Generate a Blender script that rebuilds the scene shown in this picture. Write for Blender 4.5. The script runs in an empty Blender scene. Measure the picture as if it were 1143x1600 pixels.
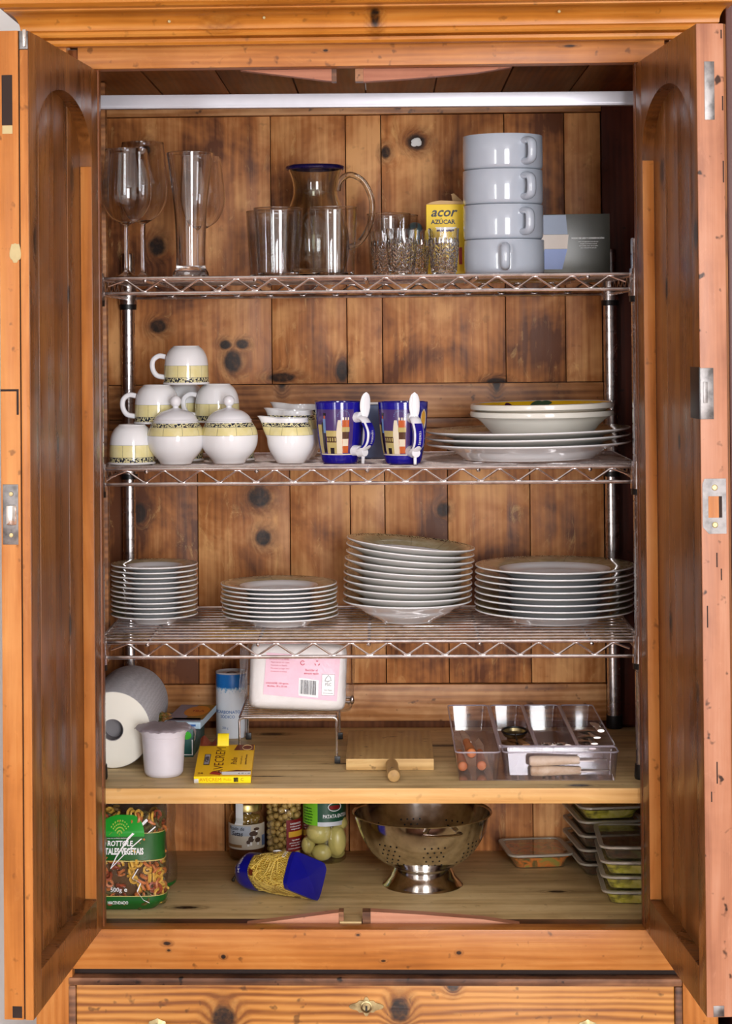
import bpy, bmesh, math, random
from math import sin, cos, pi, radians, sqrt
from mathutils import Vector, Matrix
random.seed(7)
S = bpy.context.scene
COL = S.collection

# ------------------------------------------------------------------ camera
cam = bpy.data.objects.new('camera', bpy.data.cameras.new('camera'))
COL.objects.link(cam)
S.camera = cam
cam.data.sensor_width = 36
cam.data.lens = 71.28
cam.data.shift_x = 0.0476
cam.data.shift_y = -0.1999
cam.data.clip_start = 0.05
cam.matrix_world = Matrix(((0.99939741, 0.00877924, 0.0335818, 0.03236),
                           (0.03370025, -0.01371208, -0.99933792, -3.36116),
                           (-0.00831295, 0.99986744, -0.01399968, 1.49238),
                           (0, 0, 0, 1)))
# ------------------------------------------------------------------ light
W = bpy.data.worlds.new('daylight')
S.world = W
W.use_nodes = True
W.node_tree.nodes['Background'].inputs[0].default_value = (0.75, 0.85, 1.0, 1)
W.node_tree.nodes['Background'].inputs[1].default_value = 0.6


def window_light(name, loc, sx, sz, power, col):
    l = bpy.data.lights.new(name, 'AREA')
    l.shape = 'RECTANGLE'; l.size = sx; l.size_y = sz; l.energy = power; l.color = col
    o = bpy.data.objects.new(name, l)
    o.location = loc
    o.rotation_euler = (radians(90), 0, 0)
    COL.objects.link(o)


window_light('garden_window', (1.05, -5.2, 1.35), 1.15, 2.3, 190, (0.97, 0.975, 1.0))
window_light('narrow_window', (-2.15, -5.2, 1.35), 0.4, 2.2, 60, (0.97, 0.975, 1.0))
S.view_settings.view_transform = 'Standard'
S.view_settings.look = 'None'
S.view_settings.gamma = 1
S.view_settings.use_curve_mapping = False
S.view_settings.exposure = -0.1
S.cycles.use_denoising = True


# ------------------------------------------------------------------ materials
def lin(c):
    return tuple(((x / 255 + 0.055) / 1.055) ** 2.4 if x > 10 else x / 255 / 12.92 for x in c) + (1,)


class NT:
    def __init__(s, name):
        s.m = bpy.data.materials.new(name); s.m.use_nodes = True
        s.t = s.m.node_tree; s.b = s.t.nodes['Principled BSDF']; s.out = s.t.nodes['Material Output']

    def n(s, typ, **kw):
        x = s.t.nodes.new(typ)
        for k, v in kw.items(): setattr(x, k, v)
        return x

    def put(s, sock, v):
        if isinstance(v, bpy.types.NodeSocket): s.t.links.new(v, sock)
        else: sock.default_value = v

    def ma(s, op, a, b=0.0, c=0.0, clamp=False):
        x = s.n('ShaderNodeMath', operation=op, use_clamp=clamp)
        s.put(x.inputs[0], a); s.put(x.inputs[1], b); s.put(x.inputs[2], c)
        return x.outputs[0]

    def vm(s, op, a, b=(0, 0, 0)):
        x = s.n('ShaderNodeVectorMath', operation=op)
        s.put(x.inputs[0], a); s.put(x.inputs[1], b)
        return x.outputs['Value'] if op in ('LENGTH', 'DOT_PRODUCT', 'DISTANCE') else x.outputs[0]

    def mix(s, f, a, b, mode='MIX'):
        x = s.n('ShaderNodeMix', data_type='RGBA', blend_type=mode)
        s.put(x.inputs[0], f); s.put(x.inputs[6], a); s.put(x.inputs[7], b)
        return x.outputs[2]

    def ramp(s, f, stops, interp='LINEAR'):
        x = s.n('ShaderNodeValToRGB'); r = x.color_ramp; r.interpolation = interp
        while len(r.elements) < len(stops): r.elements.new(0.5)
        for e, (p, c) in zip(r.elements, stops): e.position = p; e.color = c
        s.put(x.inputs[0], f)
        return x.outputs[0]

    def noise(s, vec, scale, detail=4, rough=0.55, dist=0.0):
        x = s.n('ShaderNodeTexNoise')
        s.put(x.inputs['Vector'], vec); x.inputs['Scale'].default_value = scale
        x.inputs['Detail'].default_value = detail; x.inputs['Roughness'].default_value = rough
        x.inputs['Distortion'].default_value = dist
        return x.outputs[0]

    def maprange(s, v, a, b, c=0.0, d=1.0):
        x = s.n('ShaderNodeMapRange')
        s.put(x.inputs[0], v)
        for i, q in enumerate((a, b, c, d)): x.inputs[i + 1].default_value = q
        return x.outputs[0]

    def obj(s):
        return s.n('ShaderNodeTexCoord').outputs['Object']

    def sep(s, v):
        x = s.n('ShaderNodeSeparateXYZ'); s.put(x.inputs[0], v); return x.outputs

    def comb(s, a, b, c):
        x = s.n('ShaderNodeCombineXYZ')
        for i, v in enumerate((a, b, c)): s.put(x.inputs[i], v)
        return x.outputs[0]

    def bump(s, h, strength=0.3, dist=0.002):
        x = s.n('ShaderNodeBump'); x.inputs['Strength'].default_value = strength
        x.inputs['Distance'].default_value = dist; s.put(x.inputs['Height'], h)
        s.t.links.new(x.outputs[0], s.b.inputs['Normal'])

    def base(s, v, rough=0.5, spec=0.5, metal=0.0):
        s.put(s.b.inputs['Base Color'], v); s.put(s.b.inputs['Roughness'], rough)
        s.b.inputs['Specular IOR Level'].default_value = spec; s.b.inputs['Metallic'].default_value = metal
        return s.m


def plain(name, c, rough=0.5, spec=0.5, metal=0.0, coat=0.0, var=0.06):
    t = NT(name)
    c = lin(c)
    f = t.noise(t.obj(), 40, 3)
    d = tuple(x * (1 - var * 2) for x in c[:3]) + (1,)
    t.base(t.mix(f, d, c), rough, spec, metal)
    t.b.inputs['Coat Weight'].default_value = coat
    return t.m


def wood(name, dark, mid, light, grain='Z', knots=(), rough=0.46, spec=0.28, stretch=0.07, patch=0.5, fine=1.0, ks=1.0, vary=0.25, lines=0.10, scuff=0.12):
    t = NT(name)
    P = t.obj()
    x, y, z = t.sep(P)
    core = None; halo = None; warp = None
    for (kx, ky, kz, ra, rb) in knots:
        sc = {'Z': (1 / ra, 0.0, 1 / rb), 'X': (1 / rb, 1 / ra, 1 / ra), 'W': (1 / ra, 0.0, 1 / rb)}[grain if grain in 'ZX' else 'W']
        q = t.vm('SUBTRACT', P, (kx, ky, kz))
        d = t.vm('LENGTH', t.vm('MULTIPLY', q, sc))
        c = t.maprange(d, 0.75, 1.15, 1, 0)
        h = t.maprange(d, 1.0, 2.4, 1, 0)
        core = c if core is None else t.ma('MAXIMUM', core, c)
        halo = h if halo is None else t.ma('MAXIMUM', halo, h)
    info = t.n('ShaderNodeObjectInfo')
    rnd = info.outputs['Random']
    off = t.comb(t.ma('MULTIPLY', rnd, 7.3), t.ma('MULTIPLY', rnd, 3.1), t.ma('MULTIPLY', rnd, 11.7))
    Q = t.vm('ADD', P, off)
    if halo is not None:
        w = t.ma('MULTIPLY', t.ma('MULTIPLY', halo, halo), 0.02)
        Q = t.vm('ADD', Q, t.comb(w, w, w))
    st = {'Z': (1, 1, stretch), 'X': (stretch, 1, 1), 'Y': (1, stretch, 1)}[grain]
    V = t.vm('MULTIPLY', Q, st)
    streak = t.noise(V, 22, 5, 0.6, 0.9)
    ringf = t.noise(V, 60, 3, 0.5, 0.4)
    finef = t.noise(t.vm('MULTIPLY', Q, tuple(1 if s == 1 else 0.02 for s in st)), 330, 3, 0.6)
    big = t.noise(Q, 7, 4, 0.6, 0.4)
    f = t.ma('ADD', t.ma('MULTIPLY', streak, 0.62), t.ma('MULTIPLY', ringf, 0.23))
    f = t.ma('ADD', f, t.ma('MULTIPLY', finef, 0.15 * fine))
    f = t.ma('ADD', f, t.ma('MULTIPLY', t.ma('SUBTRACT', big, 0.5), patch))
    f = t.ma('ADD', f, t.ma('MULTIPLY', t.ma('SUBTRACT', rnd, 0.5), vary))
    if lines:
        wq = t.n('ShaderNodeTexWave', wave_type='BANDS', bands_direction='Z' if grain == 'X' else 'X')
        wq.inputs['Scale'].default_value = 26; wq.inputs['Distortion'].default_value = 7; wq.inputs['Detail'].default_value = 2
        wq.inputs['Detail Scale'].default_value = 0.7
        t.put(wq.inputs['Vector'], t.vm('MULTIPLY', Q, tuple(1 if q_ == 1 else 0.16 for q_ in st)))
        f = t.ma('ADD', f, t.ma('MULTIPLY', t.ma('SUBTRACT', wq.outputs[1], 0.5), lines))
    col = t.ramp(f, [(0.28, lin(dark)), (0.5, lin(mid)), (0.72, lin(light))])
    # worn specks and small dents
    sp = t.noise(Q, 55, 2, 0.5)
    col = t.mix(t.maprange(sp, 0.66, 0.74, 0, 0.7 * ks), col, lin([v * 0.45 for v in dark]))
    scf = t.noise(t.vm('MULTIPLY', Q, tuple(1 if s_ == 1 else 0.35 for s_ in st)), 34, 6, 0.75, 1.2)
    col = t.mix(t.maprange(scf, 0.58, 0.72, 0, scuff), col, lin([min(255, v * 1.22 + 12) for v in light]))
    if core is not None:
        kn = t.noise(P, 120, 3)
        col = t.mix(t.ma('MULTIPLY', t.ma('MULTIPLY', halo, kn), 1.0), col, lin([v * 0.75 for v in dark]))
        col = t.mix(t.ma('MULTIPLY', core, t.maprange(kn, 0.2, 0.6, 0.75, 1.0)), col, lin((34, 19, 10)))
    rr = t.maprange(streak, 0.3, 0.7, rough - 0.08, rough + 0.08)
    t.base(col, rr, spec)
    t.bump(t.ma('ADD', t.ma('MULTIPLY', streak, 0.6), t.ma('MULTIPLY', finef, 0.4)), 0.25, 0.0015)
    return t.m


def metal(name, c, rough=0.15, spots=0.0):
    t = NT(name)
    f = t.noise(t.obj(), 60, 4)
    a = lin(c); d = tuple(v * (1 - 0.25 - spots) for v in a[:3]) + (1,)
    t.base(t.ramp(f, [(0.35, d), (0.6, a)]), t.maprange(f, 0.3, 0.7, rough, rough * 1.6 + 0.02), 0.5, 1.0)
    return t.m


def glass(name, tint=(1, 1, 1), rough=0.0):
    t = NT(name)
    t.b.inputs['Transmission Weight'].default_value = 1.0
    t.b.inputs['IOR'].default_value = 1.48
    t.base(tint + (1,), rough)
    return t.m


def film(name, tint=(1, 1, 1), gloss=0.12, haze=0.0, hcol=(230, 230, 235), rough=0.05, wrinkle=0.0, ws=30):
    """thin clear plastic or thin jar glass: see-through, glossy, slightly hazy"""
    t = NT(name)
    tr = t.n('ShaderNodeBsdfTransparent'); tr.inputs[0].default_value = tint + (1,)
    gl = t.n('ShaderNodeBsdfGlossy'); gl.inputs['Roughness'].default_value = rough
    lw = t.n('ShaderNodeLayerWeight'); lw.inputs[0].default_value = 0.35
    if wrinkle:
        b = t.n('ShaderNodeBump'); b.inputs['Strength'].default_value = wrinkle; b.inputs['Distance'].default_value = 0.01
        t.put(b.inputs['Height'], t.noise(t.obj(), ws, 5, 0.7, 1.0))
        t.t.links.new(b.outputs[0], gl.inputs['Normal']); t.t.links.new(b.outputs[0], lw.inputs['Normal'])
    m1 = t.n('ShaderNodeMixShader')
    t.put(m1.inputs[0], t.ma('ADD', t.ma('MULTIPLY', lw.outputs['Facing'], 0.45), gloss, clamp=True))
    t.put(m1.inputs[1], tr.outputs[0]); t.put(m1.inputs[2], gl.outputs[0])
    end = m1.outputs[0]
    if haze:
        df = t.n('ShaderNodeBsdfDiffuse'); df.inputs[0].default_value = lin(hcol)
        m2 = t.n('ShaderNodeMixShader'); m2.inputs[0].default_value = haze
        t.put(m2.inputs[1], end); t.put(m2.inputs[2], df.outputs[0]); end = m2.outputs[0]
    t.t.links.new(end, t.out.inputs[0])
    return t.m


def thin_glass(name, tint=(0.975, 0.975, 0.97)):
    t = NT(name)
    tr = t.n('ShaderNodeBsdfTransparent'); tr.inputs[0].default_value = tint + (1,)
    gl = t.n('ShaderNodeBsdfGlossy'); gl.inputs['Roughness'].default_value = 0.03
    lw = t.n('ShaderNodeLayerWeight'); lw.inputs[0].default_value = 0.5
    m1 = t.n('ShaderNodeMixShader')
    t.put(m1.inputs[0], t.ma('ADD', t.ma('MULTIPLY', t.ma('POWER', lw.outputs['Facing'], 3.5), 0.65), 0.045, clamp=True))
    t.put(m1.inputs[1], tr.outputs[0]); t.put(m1.inputs[2], gl.outputs[0])
    t.t.links.new(m1.outputs[0], t.out.inputs[0])
    return t.m


def china(name, mode, bands, base=(236, 236, 238), lines=0):
    """glazed porcelain with printed bands: mode 'Z' bands by height, 'R' bands by radius on the upper face"""
    t = NT(name)
    P = t.obj()
    x, y, z = t.sep(P)
    r = t.ma('SQRT', t.ma('ADD', t.ma('MULTIPLY', x, x), t.ma('MULTIPLY', y, y)))
    k = z if mode == 'Z' else r
    col = lin(base)
    th = t.ma('ARCTAN2', x, y)
    for lo, hi, c in bands:
        m = t.ma('MULTIPLY', t.ma('GREATER_THAN', k, lo), t.ma('LESS_THAN', k, hi))
        if mode == 'R':
            nz = t.sep(t.n('ShaderNodeTexCoord').outputs['Normal'])[2]
            m = t.ma('MULTIPLY', m, t.ma('GREATER_THAN', nz, 0.15))
        if c == 'scroll':
            v = t.n('ShaderNodeTexWave', wave_type='RINGS'); v.inputs['Scale'].default_value = 75
            v.inputs['Distortion'].default_value = 9; v.inputs['Detail'].default_value = 1
            v.inputs['Detail Scale'].default_value = 2.5
            t.put(v.inputs['Vector'], P)
            cc = t.ramp(v.outputs[1], [(0.45, lin((38, 42, 58))), (0.55, lin((215, 208, 160)))])
        else:
            cc = lin(c)
            if lines:
                fr = t.ma('FRACT', t.ma('MULTIPLY', th, lines / (2 * pi)))
                cc = t.mix(t.ma('LESS_THAN', fr, 0.03), cc, lin((150, 140, 105)))
                cc2 = t.noise(P, 60, 2)
                cc = t.mix(t.maprange(cc2, 0.4, 0.7, 0, 0.25), cc, lin((250, 245, 215)))
        col = t.mix(m, col, cc)
    t.base(col, 0.09, 0.5)
    return t.m


KN = [(-.3977, .455, 1.6636, .016, .019), (-.417, .455, 1.8478, .011, .013), (.0932, .455, 1.8553, .018, .015), (.0352, .455, 1.8366, .009, .012),
      (-.3964, .455, 1.5124, .017, .013), (-.2564, .455, 1.4445, .017, .023), (-.2377, .455, 1.4775, .012, .009), (-.270, .455, 1.4765, .011, .009), (-.2077, .455, 1.1891, .022, .02), (-.2011, .455, 1.1133, .015, .016),
      (.1374, .455, 1.1632, .012, .014), (-.1637, .455, 1.414, .026, .009), (-.05, .455, 1.425, .012, .02), (-.435, .455, 1.16, .014, .02), (.2391, .455, 1.4026, .02, .008)]
KD = [(.405, 0, 1.63, .011, .02), (.385, 0, .99, .009, .014), (.10, 0, 1.74, .012, .02), (.125, 0, 1.56, .006, .014), (.13, 0, 1.05, .008, .016), (.20, 0, 1.33, .006, .012)]
M = {}
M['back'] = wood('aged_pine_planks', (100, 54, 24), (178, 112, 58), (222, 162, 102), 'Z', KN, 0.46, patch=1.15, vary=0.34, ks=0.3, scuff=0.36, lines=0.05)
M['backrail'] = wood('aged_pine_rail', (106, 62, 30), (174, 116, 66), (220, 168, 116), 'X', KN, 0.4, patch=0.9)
M['shaded_side'] = wood('shade_darkened_wood', (40, 16, 10), (66, 26, 16), (90, 40, 24), 'Z', (), 0.45)  # shade of the right back corner put into the wood colour
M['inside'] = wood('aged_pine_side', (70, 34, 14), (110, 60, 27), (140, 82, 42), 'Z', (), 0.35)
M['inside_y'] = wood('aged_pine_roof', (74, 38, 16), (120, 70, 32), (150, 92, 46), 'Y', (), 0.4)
M['facex'] = wood('honey_pine_rail', (142, 82, 34), (180, 112, 50), (204, 140, 74), 'X', ((-.325, -.12, .524, .003, .006), (-.322, -.12, .513, .002, .003), (-.235, -.12, .503, .0035, .004), (.14, -.12, .51, .003, .004), (-.02, -.12, .538, .002, .003), (.02, -.12, .497, .002, .004), (-.06, -.115, 1.95, .002, .004), (.33, -.115, 1.952, .002, .01)), 0.36, patch=0.35, ks=0.8, vary=0.1)
M['facez'] = wood('honey_pine_stile', (144, 84, 36), (184, 115, 54), (206, 142, 78), 'Z', (), 0.36, patch=0.35, ks=0.8, vary=0.1)
M['edgeR'] = wood('worn_glare_pine_edge', (136, 86, 64), (178, 122, 92), (198, 148, 120), 'Z', (), 0.4, patch=0.4, ks=1.6, vary=0.05)  # worn edge; window glare put into the colour as pink
M['doorin'] = wood('varnished_pine_door', (78, 43, 18), (118, 71, 31), (148, 97, 50), 'Z', KD, 0.30, 0.4, patch=0.55, vary=0.15, ks=0.5)
M['cornice'] = wood('honey_pine_cornice', (148, 86, 28), (186, 116, 42), (208, 144, 68), 'X', ((-.225, -.17, 1.982, .012, .02), (.02, -.17, 1.99, .02, .009)), 0.3, patch=0.3, vary=0.0, ks=0.6)
M['shelf'] = wood('bare_pine_shelf', (156, 126, 80), (208, 180, 128), (232, 208, 158), 'X', ((-.1828, .3783, .7595, .011, .022), (.1262, .2711, .7595, .008, .05), (-.03, .12, .7595, .005, .03), (-.3092, .0268, .54, .008, .022), (.3166, .1262, .54, .006, .016), (.3398, -.05, .7595, .008, .018), (-.17, .02, .7595, .003, .03)), 0.5, patch=0.4, vary=0.0, ks=0.4)
M['shelfedge'] = wood('pine_shelf_edge', (196, 138, 72), (222, 172, 104), (236, 196, 136), 'X', (), 0.45, patch=0.2, vary=0.0, ks=0.3)
M['pinkwood'] = wood('raw_pink_pine', (158, 96, 70), (186, 124, 94), (204, 148, 118), 'X', (), 0.5, patch=0.3, ks=0.6)
M['drawer'] = wood('honey_pine_drawer', (132, 76, 28), (186, 122, 52), (210, 150, 78), 'X', ((-.235, -.125, .405, .022, .02), (.045, -.125, .42, .02, .016), (.13, -.125, .46, .012, .01)), 0.36, patch=0.3, vary=0.0, ks=0.9, lines=0.3)
M['darkmould'] = wood('dark_worn_moulding', (66, 42, 30), (116, 78, 54), (170, 120, 84), 'X', (), 0.45, patch=1.0, ks=1.5)
M['board'] = wood('beech_cutting_board', (140, 106, 62), (176, 140, 88), (194, 160, 108), 'Y', (), 0.5, patch=0.3)
M['boardend'] = wood('beech_end_grain', (178, 134, 76), (214, 176, 116), (228, 196, 140), 'X', (), 0.5, patch=0.3)
M['chrome'] = metal('chrome_wire', (232, 228, 228), 0.17)
M['steel'] = metal('polished_steel', (222, 218, 212), 0.09)
M['oldmetal'] = metal('tarnished_steel', (128, 124, 122), 0.3, 0.3)
M['brass'] = metal('tarnished_brass', (186, 168, 124), 0.3, 0.2)
M['alu'] = plain('white_aluminium', (196, 196, 204), 0.35, 0.6, 0.25)
M['black'] = plain('black_plastic', (18, 17, 18), 0.4)
M['darkhole'] = plain('dark_recess', (40, 22, 14), 0.8)
M['plaster'] = plain('old_filler', (196, 178, 130), 0.8)
M['glass'] = glass('clear_glass')
M['thinglass'] = thin_glass('thin_drinking_glass')
M['smoke'] = glass('smoky_glass', (0.80, 0.80, 0.71))
M['cobalt'] = plain('cobalt_glass_rim', (20, 16, 62), 0.08, 0.7)
M['greychina'] = plain('grey_stoneware', (176, 184, 196), 0.12, 0.5, coat=0.4, var=0.01)
M['white'] = plain('white_porcelain', (232, 232, 236), 0.09, 0.5, var=0.01)
M['cream'] = plain('cream_porcelain', (226, 222, 212), 0.1, 0.5, var=0.01)
M['bluechina'] = plain('cobalt_blue_glaze', (26, 22, 140), 0.1, 0.6, var=0.02)
M['wall'] = plain('white_plaster', (228, 228, 226), 0.8, var=0.01)
M['floor'] = plain('terracotta_floor', (170, 120, 90), 0.5, var=0.1)
M['trim'] = plain('dark_mahogany', (92, 44, 30), 0.4, var=0.1)


# ------------------------------------------------------------------ mesh helpers
class MB:
    def __init__(s): s.bm = bmesh.new(); s.mats = []; s.mi = 0

    def mat(s, m):
        if m not in s.mats: s.mats.append(m)
        s.mi = s.mats.index(m); return s

    def face(s, vs):
        try:
            f = s.bm.faces.new(vs); f.material_index = s.mi; return f
        except ValueError: return None

    def v(s, p): return s.bm.verts.new(p)

    def box(s, x0, x1, y0, y1, z0, z1, bev=0.0):
        v = [s.v((x, y, z)) for x in (x0, x1) for y in (y0, y1) for z in (z0, z1)]
        fs = [s.face([v[i] for i in q]) for q in ((0, 1, 3, 2), (4, 6, 7, 5), (0, 4, 5, 1), (2, 3, 7, 6), (0, 2, 6, 4), (1, 5, 7, 3))]
        if bev:
            es = list({e for f in fs for e in f.edges})
            bmesh.ops.bevel(s.bm, geom=es, offset=bev, segments=2, profile=0.6, affect='EDGES')
        return s

    def lathe(s, prof, n=48, c=(0, 0, 0), fn=None, zs=None):
        """profile of (radius, height); fn(theta, r, z) may move the surface"""
        rings = []
        for r, z in prof:
            if r <= 1e-6: rings.append([s.v((c[0], c[1], c[2] + z))])
            else:
                ring = []
                for i in range(n):
                    a = 2 * pi * i / n
                    rr, zz = (r, z) if fn is None else fn(a, r, z)
                    ring.append(s.v((c[0] + rr * sin(a), c[1] - rr * cos(a), c[2] + zz)))
                rings.append(ring)
        for A, B in zip(rings, rings[1:]):
            for i in range(n):
                j = (i + 1) % n
                if len(A) == 1 and len(B) == 1: break
                if len(A) == 1: s.face([A[0], B[j], B[i]])
                elif len(B) == 1: s.face([A[i], A[j], B[0]])
                else: s.face([A[i], A[j], B[j], B[i]])
        return s

    def tube(s, pts, r, n=8, closed=False, cap=True, sq=1.0):
        pts = [Vector(p) for p in pts]; m = len(pts); rings = []
        up = None
        for i, p in enumerate(pts):
            a = pts[i - 1] if (i or closed) else pts[0]; b = pts[(i + 1) % m] if (i < m - 1 or closed) else pts[-1]
            t = (b - a).normalized()
            if up is None:
                up = Vector((0, 0, 1)) if abs(t.z) < 0.9 else Vector((0, 1, 0))
            side = t.cross(up)
            if side.length < 1e-6: side = t.orthogonal()
            side.normalize(); up = side.cross(t).normalized()
            rr = r[i] if isinstance(r, (list, tuple)) else r
            rings.append([s.v(p + side * rr * cos(2 * pi * k / n) + up * rr * sq * sin(2 * pi * k / n)) for k in range(n)])
        pairs = list(zip(rings, rings[1:])) + ([(rings[-1], rings[0])] if closed else [])
        for A, B in pairs:
            for k in range(n): s.face([A[k], A[(k + 1) % n], B[(k + 1) % n], B[k]])
        if cap and not closed:
            s.face(rings[0][::-1]); s.face(rings[-1])
        return s

    def prism(s, poly, axis, a, b):
        def P(u, w, t): return {'X': (t, u, w), 'Y': (u, t, w), 'Z': (u, w, t)}[axis]
        A = [s.v(P(u, w, a)) for u, w in poly]; B = [s.v(P(u, w, b)) for u, w in poly]
        n = len(poly)
        for i in range(n): s.face([A[i], A[(i + 1) % n], B[(i + 1) % n], B[i]])
        s.face(A[::-1]); s.face(B)
        return s

    def ball(s, c, r, seg=16, squash=(1, 1, 1)):
        n = max(6, seg // 2)
        prof = [(sin(pi * i / n), -cos(pi * i / n)) for i in range(n + 1)]
        st = len(s.bm.verts)
        s.lathe([(0 if i in (0, n) else a, z) for i, (a, z) in enumerate(prof)], seg)
        s.bm.verts.ensure_lookup_table()
        for v in s.bm.verts[st:]:
            v.co = Vector((c[0] + v.co.x * r * squash[0], c[1] + v.co.y * r * squash[1], c[2] + v.co.z * r * squash[2]))
        return s

    def grid(s, fn, nu, nv, wrapu=False):
        G = [[s.v(fn(i / nu, j / nv)) for j in range(nv + 1)] for i in range(nu if wrapu else nu + 1)]
        for i in range(nu):
            for j in range(nv):
                A = G[i]; B = G[(i + 1) % len(G)]
                s.face([A[j], B[j], B[j + 1], A[j + 1]])
        return s

    def xf(s, m):
        bmesh.ops.transform(s.bm, matrix=m, verts=s.bm.verts); return s

    def obj(s, name, mat=None, parent=None, loc=None, rot=None, smooth=True, ang=35, fix=True):
        if fix: bmesh.ops.recalc_face_normals(s.bm, faces=s.bm.faces)
        me = bpy.data.meshes.new(name); s.bm.to_mesh(me); s.bm.free()
        for m in (s.mats if s.mats else [mat]): me.materials.append(m)
        if smooth:
            me.polygons.foreach_set('use_smooth', [True] * len(me.polygons))
            me.set_sharp_from_angle(angle=radians(ang))
        o = bpy.data.objects.new(name, me); COL.objects.link(o)
        if parent is not None: o.parent = parent
        if loc is not None: o.location = loc
        if rot is not None: o.rotation_euler = rot
        return o


def tag(o, label, cat, group=None, kind=None):
    o['label'] = label; o['category'] = cat
    if group: o['group'] = group
    if kind: o['kind'] = kind
    return o


def thing(name, label, cat, loc=(0, 0, 0), rz=0.0, group=None, rot=None):
    o = bpy.data.objects.new(name, None); COL.objects.link(o)
    o.empty_display_size = 0.05
    o.location = loc; o.rotation_euler = rot if rot else (0, 0, rz)
    return tag(o, label, cat, group)


def dup(o, loc=None, rz=None, label=None, parent=None, rot=None, scale=None):
    c = o.copy(); COL.objects.link(c)
    if parent is not None: c.parent = parent
    if loc is not None: c.location = loc
    if rz is not None: c.rotation_euler = (0, 0, rz)
    if rot is not None: c.rotation_euler = rot
    if scale is not None: c.scale = scale
    if label: c['label'] = label
    for ch in list(o.children): dup(ch, parent=c)
    return c


def label_on(o, text):
    o['label'] = text; return o


def structure(o):
    o['kind'] = 'structure'; return o


def txt(body, size, mat, parent, fn, bold=0.0, shear=0.0, sx=1.0, name='lettering', align='CENTER', sp=1.0):
    cu = bpy.data.curves.new('t', 'FONT'); cu.body = body; cu.size = size; cu.resolution_u = 2
    cu.offset = bold * size; cu.shear = shear; cu.align_x = align; cu.align_y = 'CENTER'; cu.space_character = sp
    t = bpy.data.objects.new('t', cu)
    COL.objects.link(t)
    me = bpy.data.meshes.new_from_object(t)
    bpy.data.objects.remove(t); bpy.data.curves.remove(cu)
    for v in me.vertices: v.co = fn(v.co.x * sx, v.co.y)
    me.materials.clear(); me.materials.append(mat)
    me.name = name
    o = bpy.data.objects.new(name, me); COL.objects.link(o); o.parent = parent
    return o


def on_plane(o, u, v):
    o, u, v = Vector(o), Vector(u).normalized(), Vector(v).normalized()
    return lambda a, b: o + u * a + v * b


def on_can(rad, th0, z0, cx=0, cy=0, eps=0.0004):
    def f(a, b):
        r = (rad(z0 + b) if callable(rad) else rad) + eps
        th = th0 + a / r
        return Vector((cx + r * sin(th), cy - r * cos(th), z0 + b))
    return f


def prof_r(prof):
    """radius of an outer profile at height z"""
    def f(z):
        for (r0, z0), (r1, z1) in zip(prof, prof[1:]):
            if z0 <= z <= z1 and z1 > z0: return r0 + (r1 - r0) * (z - z0) / (z1 - z0)
        return prof[0][0] if z < prof[0][1] else prof[-1][0]
    return f


def wrap(rad, a0, a1, z0, z1, mat, parent, name='print', eps=0.0003, nu=None, nv=6, shape=None):
    """a printed patch lying on a turned surface"""
    nu = nu or max(2, int(abs(a1 - a0) * 10))
    mb = MB()

    def f(u, v):
        th = a0 + (a1 - a0) * u; z = z0 + (z1 - z0) * v
        if shape: th, z = shape(u, v)
        r = (rad(z) if callable(rad) else rad) + eps
        return (r * sin(th), -r * cos(th), z)
    mb.grid(f, nu, nv)
    return mb.obj(name, mat, parent, fix=False)


def quad(pts, mat, parent, name='print'):
    mb = MB(); mb.face([mb.v(p) for p in pts])
    return mb.obj(name, mat, parent, smooth=False, fix=False)


def smoothp(pts, k=6):
    """Catmull-Rom through the points"""
    P = [Vector(p) for p in pts]; out = []
    for i in range(len(P) - 1):
        a = P[max(i - 1, 0)]; b = P[i]; c = P[i + 1]; d = P[min(i + 2, len(P) - 1)]
        for j in range(k):
            t = j / k
            out.append(0.5 * ((2 * b) + (c - a) * t + (2 * a - 5 * b + 4 * c - d) * t * t + (3 * b - a - 3 * c + d) * t ** 3))
    out.append(P[-1])
    return out


def sp2(pts, k=5):
    return [(v.x, v.y) for v in smoothp([(a, b, 0) for a, b in pts], k)]


ORD = ['topmost', 'second', 'third', 'fourth', 'fifth', 'sixth', 'seventh', 'eighth', 'ninth', 'tenth', 'eleventh', 'lowest']

# ------------------------------------------------------------------ the room
structure(MB().box(-2.6, 2.9, -5.4, 0.7, -0.1, 0).obj('floor', M['floor'], smooth=False))
structure(MB().box(-2.6, 2.9, -5.4, 0.7, 2.7, 2.8).obj('ceiling', M['wall'], smooth=False))
structure(MB().box(-2.5, 2.8, 0.53, 0.63, 0, 2.7).obj('wall_back', M['wall'], smooth=False))
structure(MB().box(-2.6, -2.5, -5.4, 0.63, 0, 2.7).obj('wall_left', M['wall'], smooth=False))
structure(MB().box(2.8, 2.9, -5.4, 0.63, 0, 2.7).obj('wall_right', M['wall'], smooth=False))
structure(MB().box(-2.5, 2.8, -5.4, -5.3, 0, 2.7).obj('wall_front', M['wall'], smooth=False))
structure(MB().box(0.5752, 0.68, -0.13, 0.53, 0, 2.7, 0.004).obj('trim_1', M['trim']))

# ------------------------------------------------------------------ the wardrobe
WD = thing('wardrobe', 'old honey pine wardrobe with both doors open and a drawer below', 'wardrobe', (0, 0, 0))


def part(name, mat, mb, parent=None, smooth=True, **k):
    return mb.obj(name, mat, parent or WD, smooth=smooth, **k)


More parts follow.
